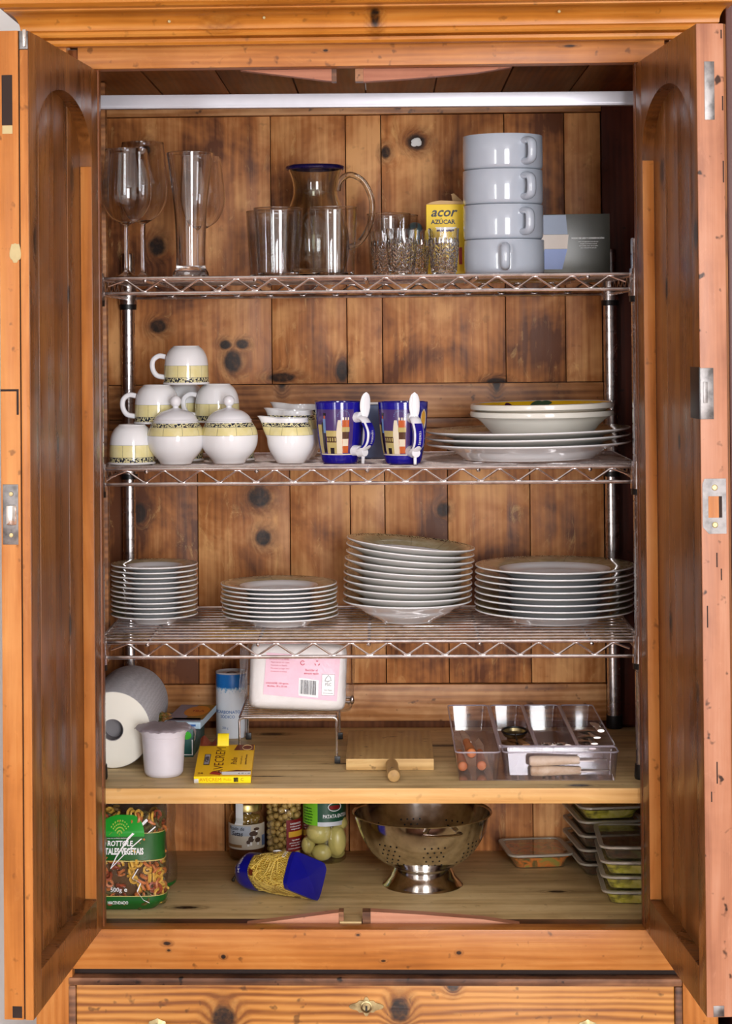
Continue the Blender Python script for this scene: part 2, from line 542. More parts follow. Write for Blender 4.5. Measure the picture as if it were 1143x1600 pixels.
# cornice: a moulded profile mitred round the front and both ends
cp = [(0.0, 1.958), (0.016, 1.958), (0.019, 1.962), (0.019, 1.967), (0.015, 1.969), (0.024, 1.971), (0.027, 1.975), (0.026, 1.979), (0.030, 1.981)]
cp += [(0.030 + 0.034 * (1 - cos(a)) , 1.981 + 0.026 * sin(a)) for a in [i * pi / 16 for i in range(1, 9)]]
cp += [(0.066, 2.008), (0.066, 2.010), (0.076, 2.012), (0.082, 2.017), (0.082, 2.026), (0.086, 2.029), (0.086, 2.040), (0.0, 2.040)]
cm = MB()
rows = []
for off, z in cp:
    X0, X1, Y0 = -0.528 - off * 0.55, 0.545 + off * 0.55, -0.125 - off
    rows.append([cm.v((X0, 0.50, z)), cm.v((X0, Y0, z)), cm.v((X1, Y0, z)), cm.v((X1, 0.50, z))])
for A, B in zip(rows, rows[1:]):
    for i in range(3):
        cm.mat(M['darkmould'] if i == 0 else M['cornice']); cm.face([A[i], A[i + 1], B[i + 1], B[i]])
cm.face([r[0] for r in rows]); cm.face([r[3] for r in rows][::-1])
part('cornice', M['cornice'], cm, ang=28)
nl = MB()
for x, z in ((-0.155, 1.995), (0.3085, 1.9975), (-0.305, 1.991)): nl.ball((x, -0.172 if z < 1.996 else -0.178, z), 0.0025, 8)
part('filled_nail_hole', M['plaster'], nl)
# frame
part('frieze_rail', M['facex'], MB().box(-0.4597, 0.4810, -0.115, -0.082, 1.9245, 1.962, 0.002))
for sx in (-1, 1):
    a, b = (-0.535, -0.476) if sx < 0 else (0.492, 0.548)
    part('outer_stile', M['facez'], MB().box(a, b, -0.124, -0.08, 0.06, 1.964, 0.003))
    a, b = (-0.476, -0.427) if sx < 0 else (0.434, 0.492)
    part('inner_stile', M['inside'], MB().box(a, b, -0.104, -0.08, 0.48, 1.958, 0.002))
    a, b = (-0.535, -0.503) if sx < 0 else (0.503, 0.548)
    part('side_panel', M['inside'] if sx < 0 else M['shaded_side'], MB().box(a, b, -0.08, 0.50, 0.06, 1.958))
part('side_batten', M['backrail'], MB().box(-0.503, -0.4555, 0.175, 0.2, 0.925, 1.94, 0.002))
part('lower_rail', M['facex'], MB().box(-0.476, 0.492, -0.12, -0.085, 0.4826, 0.5467, 0.0025))
part('rail_rebate', M['darkmould'], MB().box(-0.503, 0.503, -0.085, -0.046, 0.50, 0.5425, 0.001))
# roof boards, each one a board
e = [-0.503 + 0.1257 * i for i in range(9)]
for i in range(8):
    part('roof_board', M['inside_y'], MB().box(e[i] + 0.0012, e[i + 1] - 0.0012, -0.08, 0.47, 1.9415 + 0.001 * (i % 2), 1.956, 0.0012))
# back: panels of upright planks between level rails
part('back_rail', M['backrail'], MB().box(-0.503, 0.4385, 0.443, 0.475, 1.908, 1.9415, 0.0015))
part('back_rail', M['backrail'], MB().box(-0.503, 0.4385, 0.4475, 0.475, 1.337, 1.401, 0.0015))
part('back_rail', M['backrail'], MB().box(-0.503, 0.4385, 0.4468, 0.475, 0.77, 0.838, 0.0015))
part('back_plank', M['backrail'], MB().box(-0.503, 0.4385, 0.455, 0.475, 1.318, 1.336, 0.001))


def planks(z0, z1, xs, ys, d=0.47):
    for i, (a, b) in enumerate(zip(xs, xs[1:])):
        part('back_plank', M['back'], MB().box(a + 0.0007, b - 0.0007, ys[i % len(ys)], d, z0, z1, 0.0012))


planks(1.4022, 1.9068, [-0.503, -0.1817, -0.0403, 0.0266, 0.2578, 0.37, 0.4385], [0.4545, 0.4545, 0.4575, 0.4568, 0.4572, 0.457])
planks(0.8392, 1.3168, [-0.503, -0.3241, -0.15, -0.0368, 0.0282, 0.146, 0.30, 0.4385], [0.4545, 0.454, 0.4545, 0.4575, 0.4568, 0.4572, 0.457])
planks(0.52, 0.734, [-0.503, -0.273, -0.0431, 0.06, 0.18, 0.296, 0.503], [0.401, 0.4035, 0.4015, 0.4025, 0.402, 0.4032])
label_on(part('corner_post', M['shaded_side'], MB().box(0.4395, 0.503, 0.448, 0.475, 0.76, 1.9415, 0.002)), 'upright in the back corner, coloured dark for shade')  # corner shade is painted into this upright's colour
part('back_board', M['inside'], MB().box(-0.535, 0.548, 0.476, 0.50, 0.06, 1.957), smooth=False)
bl = MB()
for i in range(10):
    bl.ball((0.0932 + 0.004 * cos(i), 0.4555, 1.855 + 0.004 * sin(i * 1.7)), 0.006, 8, (1, 0.3, 0.8))
label_on(part('daylit_knot_hole', M['wall'], bl), 'pale wall showing through a knot hole')
# floor of the cupboard
part('floor_board', M['shelf'], MB().box(-0.503, 0.503, -0.046, 0.40, 0.515, 0.54, 0.002))
part('door_sill_stop', M['shelf'], MB().box(-0.0497, -0.0147, -0.084, -0.046, 0.5426, 0.5488))
# tapering door stops above and below, with a notch between the two of a pair
for z0, s in ((1.9245, -1), (0.5426, 1)):
    L = [(-0.20, z0), (-0.0515, z0), (-0.0515, z0 + s * 0.019), (-0.06, z0 + s * 0.0185), (-0.13, z0 + s * 0.009)]
    Rr = [(0.0, z0), (0.24, z0), (0.18, z0 + s * 0.009), (0.08, z0 + s * 0.0165), (0.0, z0 + s * 0.021)]
    for P in (L, Rr): part('door_stop', M['pinkwood'], MB().prism(P, 'Y', -0.080, -0.060), smooth=False)
    for a, b in ((-0.0513, -0.0435), (-0.0132, -0.0002)):
        part('stop_block', M['darkmould'], MB().box(a, b, -0.080, -0.058, *sorted((z0, z0 + s * 0.0205))))
part('clothes_rail', M['alu'], MB().box(-0.503, 0.503, 0.004, 0.02, -0.0115, 0.0115, 0.0012).box(-0.503, 0.503, 0.003, 0.006, -0.0085, -0.0062).xf(Matrix.Translation((0, 0, 1.8833)) @ Matrix.Rotation(radians(0.25), 4, 'Y')))
# plinth and drawer
part('plinth', M['facex'], MB().box(-0.535, 0.548, -0.118, 0.45, 0.0, 0.06))
part('drawer_gap', M['darkhole'], MB().box(-0.476, 0.492, -0.10, -0.085, 0.06, 0.4826), smooth=False)
dr = part('drawer', M['drawer'], MB().box(-0.4705, 0.4795, -0.1225, -0.1015, 0.10, 0.4588, 0.003))
for x0, x1, z0, z1 in ((-0.4824, 0.4914, 0.4590, 0.4714), (-0.4824, 0.4914, 0.088, 0.0998)):
    part('moulding', M['darkmould'], MB().box(x0, x1, -0.127, -0.1015, z0, z1, 0.003), dr)
for a, b in ((-0.4824, -0.4708), (0.4798, 0.4914)):
    part('moulding', M['darkmould'], MB().box(a, b, -0.127, -0.1015, 0.0998, 0.4588, 0.003), dr)
esc = MB()
pl = []
for i in range(48):
    a = 2 * pi * i / 48
    r = 0.0125 + 0.0022 * cos(8 * a) + 0.013 * abs(cos(a)) ** 7 + 0.004 * abs(sin(a)) ** 9
    pl.append((-0.0076 + r * cos(a), 0.4261 + r * 0.82 * sin(a)))
esc.prism(pl, 'Y', -0.1253, -0.1226)
esc.lathe([(0.0085, 0), (0.0095, 0.0018), (0.0075, 0.0025), (0.0066, 0.001)], 20)
bm = esc.bm; bm.verts.ensure_lookup_table()
for v in bm.verts[-80:]: v.co = Vector((-0.0076 + v.co.x, -0.1253 - v.co.z, 0.4261 + v.co.y * 1.0))
ek = part('keyhole_plate', M['brass'], esc, dr)
part('keyhole', M['black'], MB().box(-0.0092, -0.006, -0.1262, -0.125, 0.4195, 0.4275), dr)
for x in (-0.3407, 0.342):
    k = MB()
    k.lathe([(0, 0), (0.016, 0), (0.017, 0.003), (0.010, 0.006), (0.007, 0.012), (0.0135, 0.020), (0.0145, 0.026), (0.010, 0.031), (0, 0.032)], 24,
            fn=lambda a, r, z: (r * (1 + 0.07 * cos(8 * a)), z))
    k.xf(Matrix.Translation((x, -0.1225, 0.389)) @ Matrix.Rotation(radians(90), 4, 'X'))
    part('knob', M['brass'], k, dr)


# doors: framed, with an arched opening over upright boards
def door(hx, hy, ux, uy, w, s, faces):
    """s = +1: thickness grows along local +Y, -1: along local -Y; local X runs from hinge to free edge"""
    d = bpy.data.objects.new('wardrobe_door', None); COL.objects.link(d); d.parent = WD
    d.location = (hx, hy, 0); d.rotation_euler = (0, 0, math.atan2(uy, ux))
    T = 0.042
    z0, z1 = 0.549, 1.921

    def bx(mb, x0, x1, y0, y1, a, b, bev=0.0015): return mb.box(x0, x1, *sorted((s * y0, s * y1)), a, b, bev)
    hs = 0.0435
    part('hinge_stile', M['doorin'], bx(MB(), 0, hs, 0, T, z0, z1), d)
    if s < 0:
        part('latch_stile', M['doorin'], bx(MB(), w - 0.045, w - 0.0035, 0, 0.0128, z0, z1), d)
        label_on(part('edge_lip', M['facez'], bx(MB(), w - 0.0034, w, 0.0003, 0.0122, z0, 1.894), d), 'narrow pale lip along the free edge')
        label_on(part('edge_face', M['facez'], bx(MB(), w - 0.012, w, 0.0142, T, z0, z1), d), 'orange edge face of the door')
        part('edge_groove', M['darkhole'], bx(MB(), w - 0.045, w - 0.004, 0.0128, 0.0142, z0, z1, 0), d)
        part('stile_core', M['doorin'], bx(MB(), w - 0.045, w - 0.0121, 0.0142, T, z0, z1, 0), d)
    else:
        part('latch_stile', M['doorin'], bx(MB(), w - 0.045, w - 0.0031, 0, T, z0, z1), d)
        label_on(part('edge_face', M['edgeR'], bx(MB(), w - 0.003, w, 0.0, 0.038, z0, z1), d), 'worn edge face of the door, glare painted in as pink')
    # arched top rail
    xa, xb = hs, w - 0.045
    cx = (xa + xb) / 2; hw = (xb - xa) / 2
    arc = [(cx + hw * cos(t), 1.764 + 0.098 * sin(t) ** 0.9) for t in [pi * i / 24 for i in range(25)]]
    poly = [(xa, z1), (xa, 1.764)] + [(x, z) for x, z in arc[::-1][1:-1]] + [(xb, 1.764), (xb, z1)]
    y0, y1 = sorted((s * 0.0, s * T))
    part('arched_rail', M['doorin'], MB().prism(poly, 'Y', y0, y1), d, ang=30)
    part('bottom_rail', M['doorin'], bx(MB(), xa, xb, 0, T, z0, 0.606), d)
    n = 4
    for i in range(n):
        a = xa - 0.004 + (xb - xa + 0.008) * i / n; b = xa - 0.004 + (xb - xa + 0.008) * (i + 1) / n
        part('panel_board', M['doorin'], bx(MB(), a + 0.0004, b - 0.0004, 0.019 + 0.0006 * (i % 2), 0.030, 0.6, 1.868, 0.001), d)
    # hinge stile edge facing the light, its lit tone put into the colour
    label_on(part('opening_edge', M['facez'], bx(MB(), hs - 0.0002, hs + 0.0012, 0.0008, 0.0185, 0.607, 1.763, 0.0004), d), 'bevelled edge inside the hinge stile, light painted in as pale')
    return d, bx


dl, bx = door(-0.427, -0.12, -0.0345, -0.44, 0.4414, -1, None)
# worn mortises, knot, lock and bolt on the free edge (local x = 0.4414)
w = 0.4414
part('mortise', M['darkhole'], bx(MB(), w - 0.001, w + 0.0004, 0.0225, 0.0375, 1.789, 1.859, 0), dl)
part('filler', M['plaster'], bx(MB(), w - 0.001, w + 0.0006, 0.0225, 0.037, 1.777, 1.7885, 0.0004), dl)
kp = MB().lathe([(0, 0), (0.012, 0), (0.0105, 0.0012), (0, 0.0016)], 20, fn=lambda a, r, z: (r * (1 + 0.06 * sin(5 * a) + 0.05 * sin(11 * a)), z))
kp.xf(Matrix.Translation((w - 0.0005, -0.0198, 1.611)) @ Matrix.Scale(1.2, 4, (0, 0, 1)) @ Matrix.Scale(0.72, 4, (0, 1, 0)) @ Matrix.Rotation(radians(90), 4, 'Y'))
part('plugged_knot', M['plaster'], kp, dl)
part('notch', M['darkhole'], bx(MB(), w - 0.001, w + 0.0004, 0.016, 0.019, 1.386, 1.4215, 0), dl)
part('notch', M['darkhole'], bx(MB(), w - 0.001, w + 0.0004, 0.019, 0.042, 1.4185, 1.4215, 0), dl)
lp = part('lock_plate', M['oldmetal'], bx(MB(), w - 0.001, w + 0.0008, 0.0175, 0.0395, 1.206, 1.2895, 0.0004), dl)
lb = part('latch_bolt', M['steel'], bx(MB(), w, w + 0.006, 0.0195, 0.034, 1.233, 1.261, 0.003), dl)
for z in (1.219, 1.276):
    sc = MB().lathe([(0, 0), (0.0034, 0), (0.003, 0.0012), (0, 0.0016)], 12)
    sc.xf(Matrix.Translation((w + 0.0006, -0.0275, z)) @ Matrix.Rotation(radians(90), 4, 'Y'))
    part('screw', M['brass'], sc, dl)
part('edge_bolt', M['oldmetal'], bx(MB(), w - 0.006, w - 0.001, 0.0004, 0.0125, 1.895, 1.92, 0.0006), dl)
part('bolt_slide', M['steel'], bx(MB(), w - 0.002, w + 0.003, 0.002, 0.007, 1.898, 1.922, 0.001), dl)
part('bolt_mortise', M['darkhole'], bx(MB(), w - 0.001, w + 0.0005, 0.0165, 0.030, 0.552, 0.568, 0), dl)

dR, bx = door(0.4335, -0.12, 0.0325, -0.42, 0.4213, 1, None)
w = 0.4213
part('blank_plate', M['oldmetal'], bx(MB(), w - 0.001, w + 0.0006, 0.0105, 0.0245, 1.787, 1.868, 0.0004), dR)
part('blank_plate', M['oldmetal'], bx(MB(), w - 0.001, w + 0.0006, 0.009, 0.024, 0.55, 0.565, 0.0004), dR)
part('catch_plate', M['oldmetal'], bx(MB(), w - 0.001, w + 0.001, 0.0, 0.0185, 1.3724, 1.4433, 0.0004), dR)
part('catch_leaf', M['black'], bx(MB(), w - 0.055, w + 0.0005, -0.0012, 0.0006, 1.3724, 1.4443, 0.0004), dR)
part('catch_tongue', M['oldmetal'], bx(MB(), w, w + 0.002, 0.004, 0.010, 1.395, 1.424, 0.0004), dR)
y = lambda v: v
stp = [(0.0045, 1.2903), (0.0345, 1.2903), (0.0345, 1.2142), (0.010, 1.2142), (0.0015, 1.2235), (0.0015, 1.283)]
sm = MB().prism(stp, 'X', w - 0.001, w + 0.0009)
part('strike_plate', M['oldmetal'], sm, dR, smooth=False)
label_on(part('strike_hole', M['facez'], bx(MB(), w, w + 0.0013, 0.0095, 0.0285, 1.2365, 1.266, 0), dR, smooth=False), 'bare wood in the strike opening')
part('strike_shadow', M['darkhole'], bx(MB(), w, w + 0.0015, 0.024, 0.0285, 1.2365, 1.266, 0), dR, smooth=False)
for z in (1.2265, 1.278):
    sc = MB().lathe([(0.0042, 0), (0.0042, 0.0006), (0.0036, 0.0008), (0.0032, 0.0004), (0, 0.0004)], 14)
    sc.xf(Matrix.Translation((w + 0.0009, 0.0185, z)) @ Matrix.Rotation(radians(90), 4, 'Y'))
    part('screw', M['brass'], sc, dR)
sp = MB()
for (a, z, h) in ((0.020, 1.168, 0.02), (0.026, 1.150, 0.016), (0.006, 1.085, 0.03), (0.017, 0.87, 0.03), (0.009, 0.845, 0.014), (0.035, 1.80, 0.02), (0.035, 1.70, 0.03), (0.034, 1.9, 0.012)):
    bx(sp, w - 0.001, w + 0.0004, a, a + 0.0016, z, z + h, 0)
label_on(part('split', M['darkhole'], sp, dR, smooth=False), 'dark splits and chips in the worn edge')

# the loose shelf half way down
SH = thing('wooden_shelf', 'thick bare pine shelf board spanning the wardrobe under the chrome rack', 'shelf', (0, 0, 0))
MB().box(-0.5025, 0.5025, -0.066, 0.44, 0.7348, 0.7595, 0.002).obj('board', M['shelf'], SH)
label_on(MB().box(-0.5025, 0.5025, -0.0695, -0.0662, 0.7347, 0.7594, 0.001).obj('front_edge', M['shelfedge'], SH), 'paler sawn front edge of the board')

# ------------------------------------------------------------------ chrome wire rack
S1, S2, S3, ZW, ZB = 1.5930, 1.2755, 0.9888, 0.7597, 0.5405
RK = thing('wire_shelf_rack', 'chrome wire rack of three shelves on four grooved posts inside the wardrobe', 'shelving', (0, 0, 0))
XP, YP = 0.45, 0.43
for px in (-XP, XP):
    for py in (0.0, YP):
        pr = [(0, ZW + 0.022), (0.0127, ZW + 0.022)]
        z = ZW + 0.05
        while z < 1.645:
            pr += [(0.0127, z - 0.0012), (0.0117, z - 0.0006), (0.0117, z + 0.0006), (0.0127, z + 0.0012)]
            z += 0.0254
        pr += [(0.0127, 1.647), (0.0118, 1.6492), (0, 1.6492)]
        pt = MB().lathe(pr, 16, (px, py, 0)).obj('post', M['chrome'], RK, ang=50)
        MB().lathe([(0, 0), (0.0145, 0), (0.0155, 0.004), (0.0145, 0.024), (0, 0.024)], 20, (px, py, ZW + 0.0002)).obj('foot', M['black'], pt)
for k, zt in enumerate((S1, S2, S3)):
    z = zt - 0.003
    t = 0.0248
    fr = MB()
    for dz, rr in ((0, 0.0031), (-t, 0.0031)):
        for y in (0.0, YP): fr.tube([(-XP + 0.014, y, z + dz), (XP - 0.014, y, z + dz)], rr, 8)
        for x in (-XP, XP): fr.tube([(x, 0.014, z + dz), (x, YP - 0.014, z + dz)], rr, 8)
    sh = fr.obj('shelf', M['chrome'], RK)
    zz = MB()
    for y in (0.0, YP):
        pts = [(-0.4275, y, z - t * 0.5)]
        for i in range(27):
            x = -0.4003 + 0.0309 * i
            hi = i % 2 == 0
            for dx in (-0.0022, 0.0022):
                pts.append((x + dx, y, z - 0.0035 if hi else z - t + 0.0035))
        pts.append((0.4290, y, z - t * 0.5))
        zz.tube(pts, 0.0019, 6)
    for x in (-XP, XP):
        pts = []
        for i in range(13):
            y = 0.03 + 0.0309 * i
            pts.append((x, y, z - 0.0035 if i % 2 == 0 else z - t + 0.0035))
        zz.tube(pts, 0.0019, 6)
    label_on(zz.obj('zigzag_wire', M['chrome'], sh), 'zigzag bracing wire along the shelf edge')['kind'] = 'stuff'
    dk = MB()
    n = 13
    for i in range(1, n):
        y = YP * i / n
        dk.tube([(-XP + 0.003, y, z + 0.0008), (XP - 0.003, y, z + 0.0008)], 0.0021, 6)
    dk.obj('deck_wires', M['chrome'], sh)['kind'] = 'stuff'
    cw = MB()
    for x in (-0.367, -0.1835, 0, 0.1835, 0.367):
        cw.tube([(x, 0, z - 0.0045), (x, YP, z - 0.0045)], 0.003, 8)
        cw.ball((x, -0.001, z - 0.004), 0.0036, 8); cw.ball((x, YP, z - 0.004), 0.0036, 8)
    cw.obj('cross_wires', M['chrome'], sh)['kind'] = 'stuff'
    for px in (-XP, XP):
        for py in (0.0, YP):
            c = MB().lathe([(0.0128, 0.009), (0.0150, 0.009), (0.0172, -0.036), (0.0128, -0.036)], 20, (px, py, z)).obj('corner_sleeve', M['chrome'], sh)
            MB().lathe([(0.0128, -0.036), (0.0160, -0.0362), (0.0158, -0.046), (0.0128, -0.046)], 20, (px, py, z)).obj('sleeve_clip', M['black'], sh)


# ------------------------------------------------------------------ glassware on the top shelf
def vessel(outer, th, floor):
    """closed profile of an open glass: outside up, lip, inside down"""
    inner = [(max(r - th, 0.001), z) for r, z in outer[::-1] if z > floor]
    return [(0, outer[0][1])] + outer + [(outer[-1][0] - th * 0.5, outer[-1][1] + th * 0.35)] + inner + [(inner[-1][0] * 0.8, floor), (0, floor)]


wg_out = sp2([(0.0355, 0), (0.034, 0.0025), (0.016, 0.006), (0.0055, 0.013), (0.004, 0.025), (0.0038, 0.085), (0.0045, 0.092)], 4)
bowl = sp2([(0.012, 0.096), (0.028, 0.107), (0.040, 0.127), (0.0437, 0.147), (0.0425, 0.168), (0.0395, 0.195), (0.0362, 0.2235)], 6)
bin_ = [(r - 0.0012, z) for r, z in bowl[::-1]]
wgp = [(0, 0)] + wg_out + bowl + bin_[1:-1] + [(0.010, 0.0985), (0, 0.0972)]
wglass = MB().lathe(wgp, 56).obj('wine_glass', M['glass'], None, (-0.4121, 0.12, S1), ang=70)
tag(wglass, 'clear stemmed wine glass nearest the post tip on the top shelf', 'glass', 'wine glasses')
dup(wglass, (-0.4001, 0.26, S1), label='taller wine glass half hidden behind the front wine glass', scale=(1.03, 1.03, 1.11))
dup(wglass, (-0.2985, 0.29, S1), label='wine glass seen through the tall beer glass in front of it')

bo = sp2([(0.030, 0), (0.0312, 0.004), (0.030, 0.010), (0.0262, 0.017), (0.0252, 0.024), (0.0255, 0.06), (0.0277, 0.11), (0.033, 0.16), (0.0395, 0.208), (0.0405, 0.2155)], 6)
tag(MB().lathe(vessel(bo, 0.0022, 0.02), 56).obj('beer_glass', M['glass'], None, (-0.3015, 0.12, S1), ang=70),
    'tall narrow flaring beer glass standing beside the wine glasses', 'glass')
to = sp2([(0.0345, 0.0), (0.0362, 0.002), (0.0372, 0.02), (0.0398, 0.07), (0.0425, 0.117)], 5)
tm_ = MB().mat(M['thinglass']).lathe(vessel(to, 0.0018, 0.007), 56)
tm_.mat(M['glass']).tube([(0.0416 * sin(2 * pi * i / 48), -0.0416 * cos(2 * pi * i / 48), 0.1174) for i in range(48)], 0.0011, 6, closed=True)
tm_.lathe([(0, 0.0005), (0.0335, 0.0005), (0.0352, 0.002), (0.0350, 0.0068), (0, 0.0066)], 48)
tum = tm_.obj('tumbler', None, None, (-0.1493, 0.1, S1), ang=70)
tag(tum, 'plain clear tumbler in front of the jug, on its beer glass side', 'glass', 'plain tumblers')
dup(tum, (-0.0562, 0.1, S1), label='plain clear tumbler in front of the jug, below its handle')
dup(tum, (-0.168, 0.190, S1), label='plain tumbler right behind the front tumbler nearer the beer glass')
dup(tum, (0.0395, 0.262, S1), label='plain tumbler hidden behind the cut glass tumblers, nearest the jug handle', scale=(0.93, 0.93, 0.98))
dup(tum, (0.0635, 0.345, S1), label='narrow plain glass whose rim rises behind the cut tumblers', scale=(0.70, 0.70, 1.0))

jo = sp2([(0.044, 0), (0.047, 0.004), (0.058, 0.04), (0.060, 0.075), (0.052, 0.115), (0.0405, 0.15), (0.0400, 0.17), (0.0445, 0.188), (0.0495, 0.199)], 6)
jug = thing('glass_jug', 'smoky glass jug with a dark blue rim behind the tumblers', 'jug', (-0.0915, 0.275, S1), 0.22)
MB().lathe(vessel(jo, 0.0022, 0.009), 56).obj('body', M['smoke'], jug, ang=70)
MB().tube([(0.0495 * sin(2 * pi * i / 48), -0.0495 * cos(2 * pi * i / 48), 0.2005) for i in range(48)], 0.0042, 10, closed=True).obj('rim', M['cobalt'], jug)
hp = smoothp([(0.041, 0, 0.160), (0.046, 0, 0.178), (0.064, 0, 0.189), (0.087, 0, 0.178), (0.102, 0, 0.15), (0.104, 0, 0.12), (0.096, 0, 0.09), (0.080, 0, 0.067), (0.061, 0, 0.058)], 6)
MB().tube(hp, 0.0055, 10).obj('handle', M['smoke'], jug)


def cutfn(a, r, z):
    if 0.006 < z < 0.056 and r > 0.0195:
        u = abs(((a * 9 / (2 * pi)) % 1) - 0.5) * 2
        saw = ((z * 130 - u * 1.2) % 1)
        return r + 0.0026 * saw - 0.0008, z
    return r, z


co = [(0.0200, 0)] + [(0.0205 + 0.0048 * i / 52, 0.003 + 0.050 * i / 52 * 1.04) for i in range(53)] + [(0.0256, 0.064), (0.0265, 0.0805)]
ci = [(0.0250, 0.0805), (0.0240, 0.062), (0.0225, 0.04), (0.0205, 0.015), (0.017, 0.009), (0, 0.0085)]
cut = MB().lathe([(0, 0)] + co + ci, 72, fn=cutfn).obj('cut_glass_tumbler', M['glass'], None, (0.0607, 0.1, S1), ang=20)
tag(cut, 'small cut glass tumbler with chevron cuts, front one facing the jug side', 'glass', 'cut glass tumblers')
dup(cut, (0.0335, 0.185, S1), rz=0.2, label='small cut glass tumbler behind, on the jug side of the front one')
dup(cut, (0.0843, 0.165, S1), rz=0.5, label='small cut glass tumbler squeezed between the front one and the sugar box')
dup(cut, (0.1326, 0.1, S1), rz=0.1, label='small cut glass tumbler standing in front of the yellow sugar box')

tag(MB().lathe([(0, 0)] + sp2([(0.0125, 0), (0.0135, 0.003), (0.0135, 0.075), (0.0140, 0.083), (0.0138, 0.095), (0.011, 0.104), (0.005, 0.108)], 4) + [(0, 0.1085)], 32)
    .obj('plastic_bottle', plain('pale_blue_plastic', (132, 186, 206), 0.4), None, (0.0885, 0.405, S1)), 'pale blue rounded plastic bottle behind the glasses', 'bottle')

# sugar box
M['yellowbox'] = plain('yellow_carton', (236, 198, 26), 0.45, var=0.03)
M['ink'] = plain('black_ink', (28, 26, 40), 0.5)
M['purple'] = plain('purple_ink', (70, 44, 88), 0.5)
M['whiteink'] = plain('white_ink', (240, 240, 240), 0.5, var=0.0)
M['card'] = plain('bare_carton', (196, 160, 110), 0.7)
M['redink'] = plain('red_ink', (170, 40, 24), 0.5)
sb = thing('sugar_box', 'open yellow carton of sugar beside the stack of grey mugs', 'box', (0.1385, 0.215, S1), rot=(0, 0, 0))
MB().box(-0.0332, 0.0332, -0.022, 0.022, 0, 0.1275, 0.0008).obj('carton', M['yellowbox'], sb)
MB().prism([(-0.0335, 0.1277), (0.0335, 0.1277), (0.030, 0.1325), (-0.008, 0.1345), (-0.022, 0.1325)], 'Y', -0.0205, -0.0195).obj('torn_flap', M['card'], sb, smooth=False)
MB().prism([(0.015, 0.131), (0.036, 0.129), (0.034, 0.133), (0.0165, 0.149), (0.011, 0.1475), (0.0125, 0.1455)], 'Y', 0.012, 0.0128).obj('torn_flap', M['card'], sb, smooth=False)
fz = on_plane((0, -0.0224, 0), (1, 0, 0), (0, 0, 1))
txt('acor', 0.0235, M['ink'], sb, lambda a, b: fz(a - 0.004, b + 0.1135), 0.02, 0.32, 1.02)
txt('AZÚCAR', 0.0105, M['ink'], sb, lambda a, b: fz(a - 0.004, b + 0.0965), 0.03, 0, 1.0)
quad([fz(-0.0175, 0.083), fz(0.0195, 0.083), fz(0.0195, 0.0875), fz(-0.0175, 0.0875)], M['whiteink'], sb)
quad([fz(-0.0175, 0.079), fz(0.0195, 0.079), fz(0.0195, 0.0828), fz(-0.0175, 0.0828)], M['purple'], sb)
quad([fz(-0.018, 0.012), fz(0.018, 0.012), fz(0.018, 0.062), fz(-0.018, 0.062)], plain('print_sugar_picture', (206, 196, 190), 0.5, var=0.25), sb, 'picture')
quad([fz(0.023, 0.022), fz(0.029, 0.022), fz(0.029, 0.052), fz(0.023, 0.052)], M['redink'], sb)

# four stacked grey mugs
mo = [(0.058, 0), (0.0625, 0.0006), (0.0655, 0.0022), (0.0675, 0.0048), (0.0683, 0.009), (0.0685, 0.030), (0.0683, 0.0585), (0.0676, 0.0596)]
mi = [(0.0655, 0.059), (0.0652, 0.015), (0.060, 0.010), (0, 0.009)]


def grey_mug(z, ang, label, x=0.2355):
    m = thing('stacking_mug', label, 'mug', (x, 0.12, z), group='stacked grey mugs')
    MB().lathe([(0, 0.0006)] + mo + mi, 72).obj('body', M['greychina'], m, ang=40)
    h = smoothp([(0.066, 0, 0.047), (0.078, 0, 0.0475), (0.0885, 0, 0.0435), (0.091, 0, 0.030), (0.0885, 0, 0.0165), (0.078, 0, 0.0125), (0.066, 0, 0.013)], 6)
    hb = MB().tube(h, 0.0082, 12, sq=0.75)
    hb.xf(Matrix.Rotation(ang - pi / 2, 4, 'Z'))
    hb.obj('handle', M['greychina'], m)
    return m


st = 0.0594
grey_mug(S1, -0.04, 'lowest grey mug of the stack, handle turned to the front', 0.2367)
grey_mug(S1 + st, 0.46, 'grey mug resting on the lowest one of the stack')
grey_mug(S1 + 2 * st, 0.50, 'grey mug second from the top of the stack', 0.2352)
grey_mug(S1 + 3 * st, 0.52, 'topmost grey mug of the stack of four')

# dark picture carton
t = NT('dark_carton_print')
x, y, z = t.sep(t.obj())
dcol = t.mix(t.maprange(x, -0.03, 0.07), lin((92, 92, 78)), lin((40, 40, 32)))
dcol = t.mix(t.maprange(z, 0.02, 0.1), dcol, lin((58, 58, 52)))
t.base(dcol, 0.3, 0.5)
M['darkcarton'] = t.m
pc = thing('picture_box', 'dark carton printed with a blue cup, behind the grey mugs', 'box', (0.352, 0.215, S1))
MB().box(-0.0735, 0.0735, -0.018, 0.018, 0, 0.1085, 0.0006).obj('carton', M['darkcarton'], pc)
f2 = on_plane((0, -0.0184, 0), (1, 0, 0), (0, 0, 1))
sky = plain('print_pale_blue', (104, 122, 154), 0.35, var=0.12); crm = plain('print_cream', (200, 182, 166), 0.35); blu = plain('print_mid_blue', (84, 116, 190), 0.35)
quad([f2(-0.073, 0.073), f2(0.000, 0.073), f2(-0.003, 0.107), f2(-0.073, 0.107)], sky, pc)
quad([f2(-0.073, 0.048), f2(-0.001, 0.048), f2(0.0015, 0.0725), f2(-0.073, 0.0725)], crm, pc)
quad([f2(-0.073, 0.012), f2(-0.010, 0.012), f2(-0.001, 0.0475), f2(-0.073, 0.0475)], blu, pc)
txt('MODO DE USO Y CONSERVACIÓN', 0.0036, M['whiteink'], pc, lambda a, b: f2(a + 0.035, b + 0.066), 0.02)
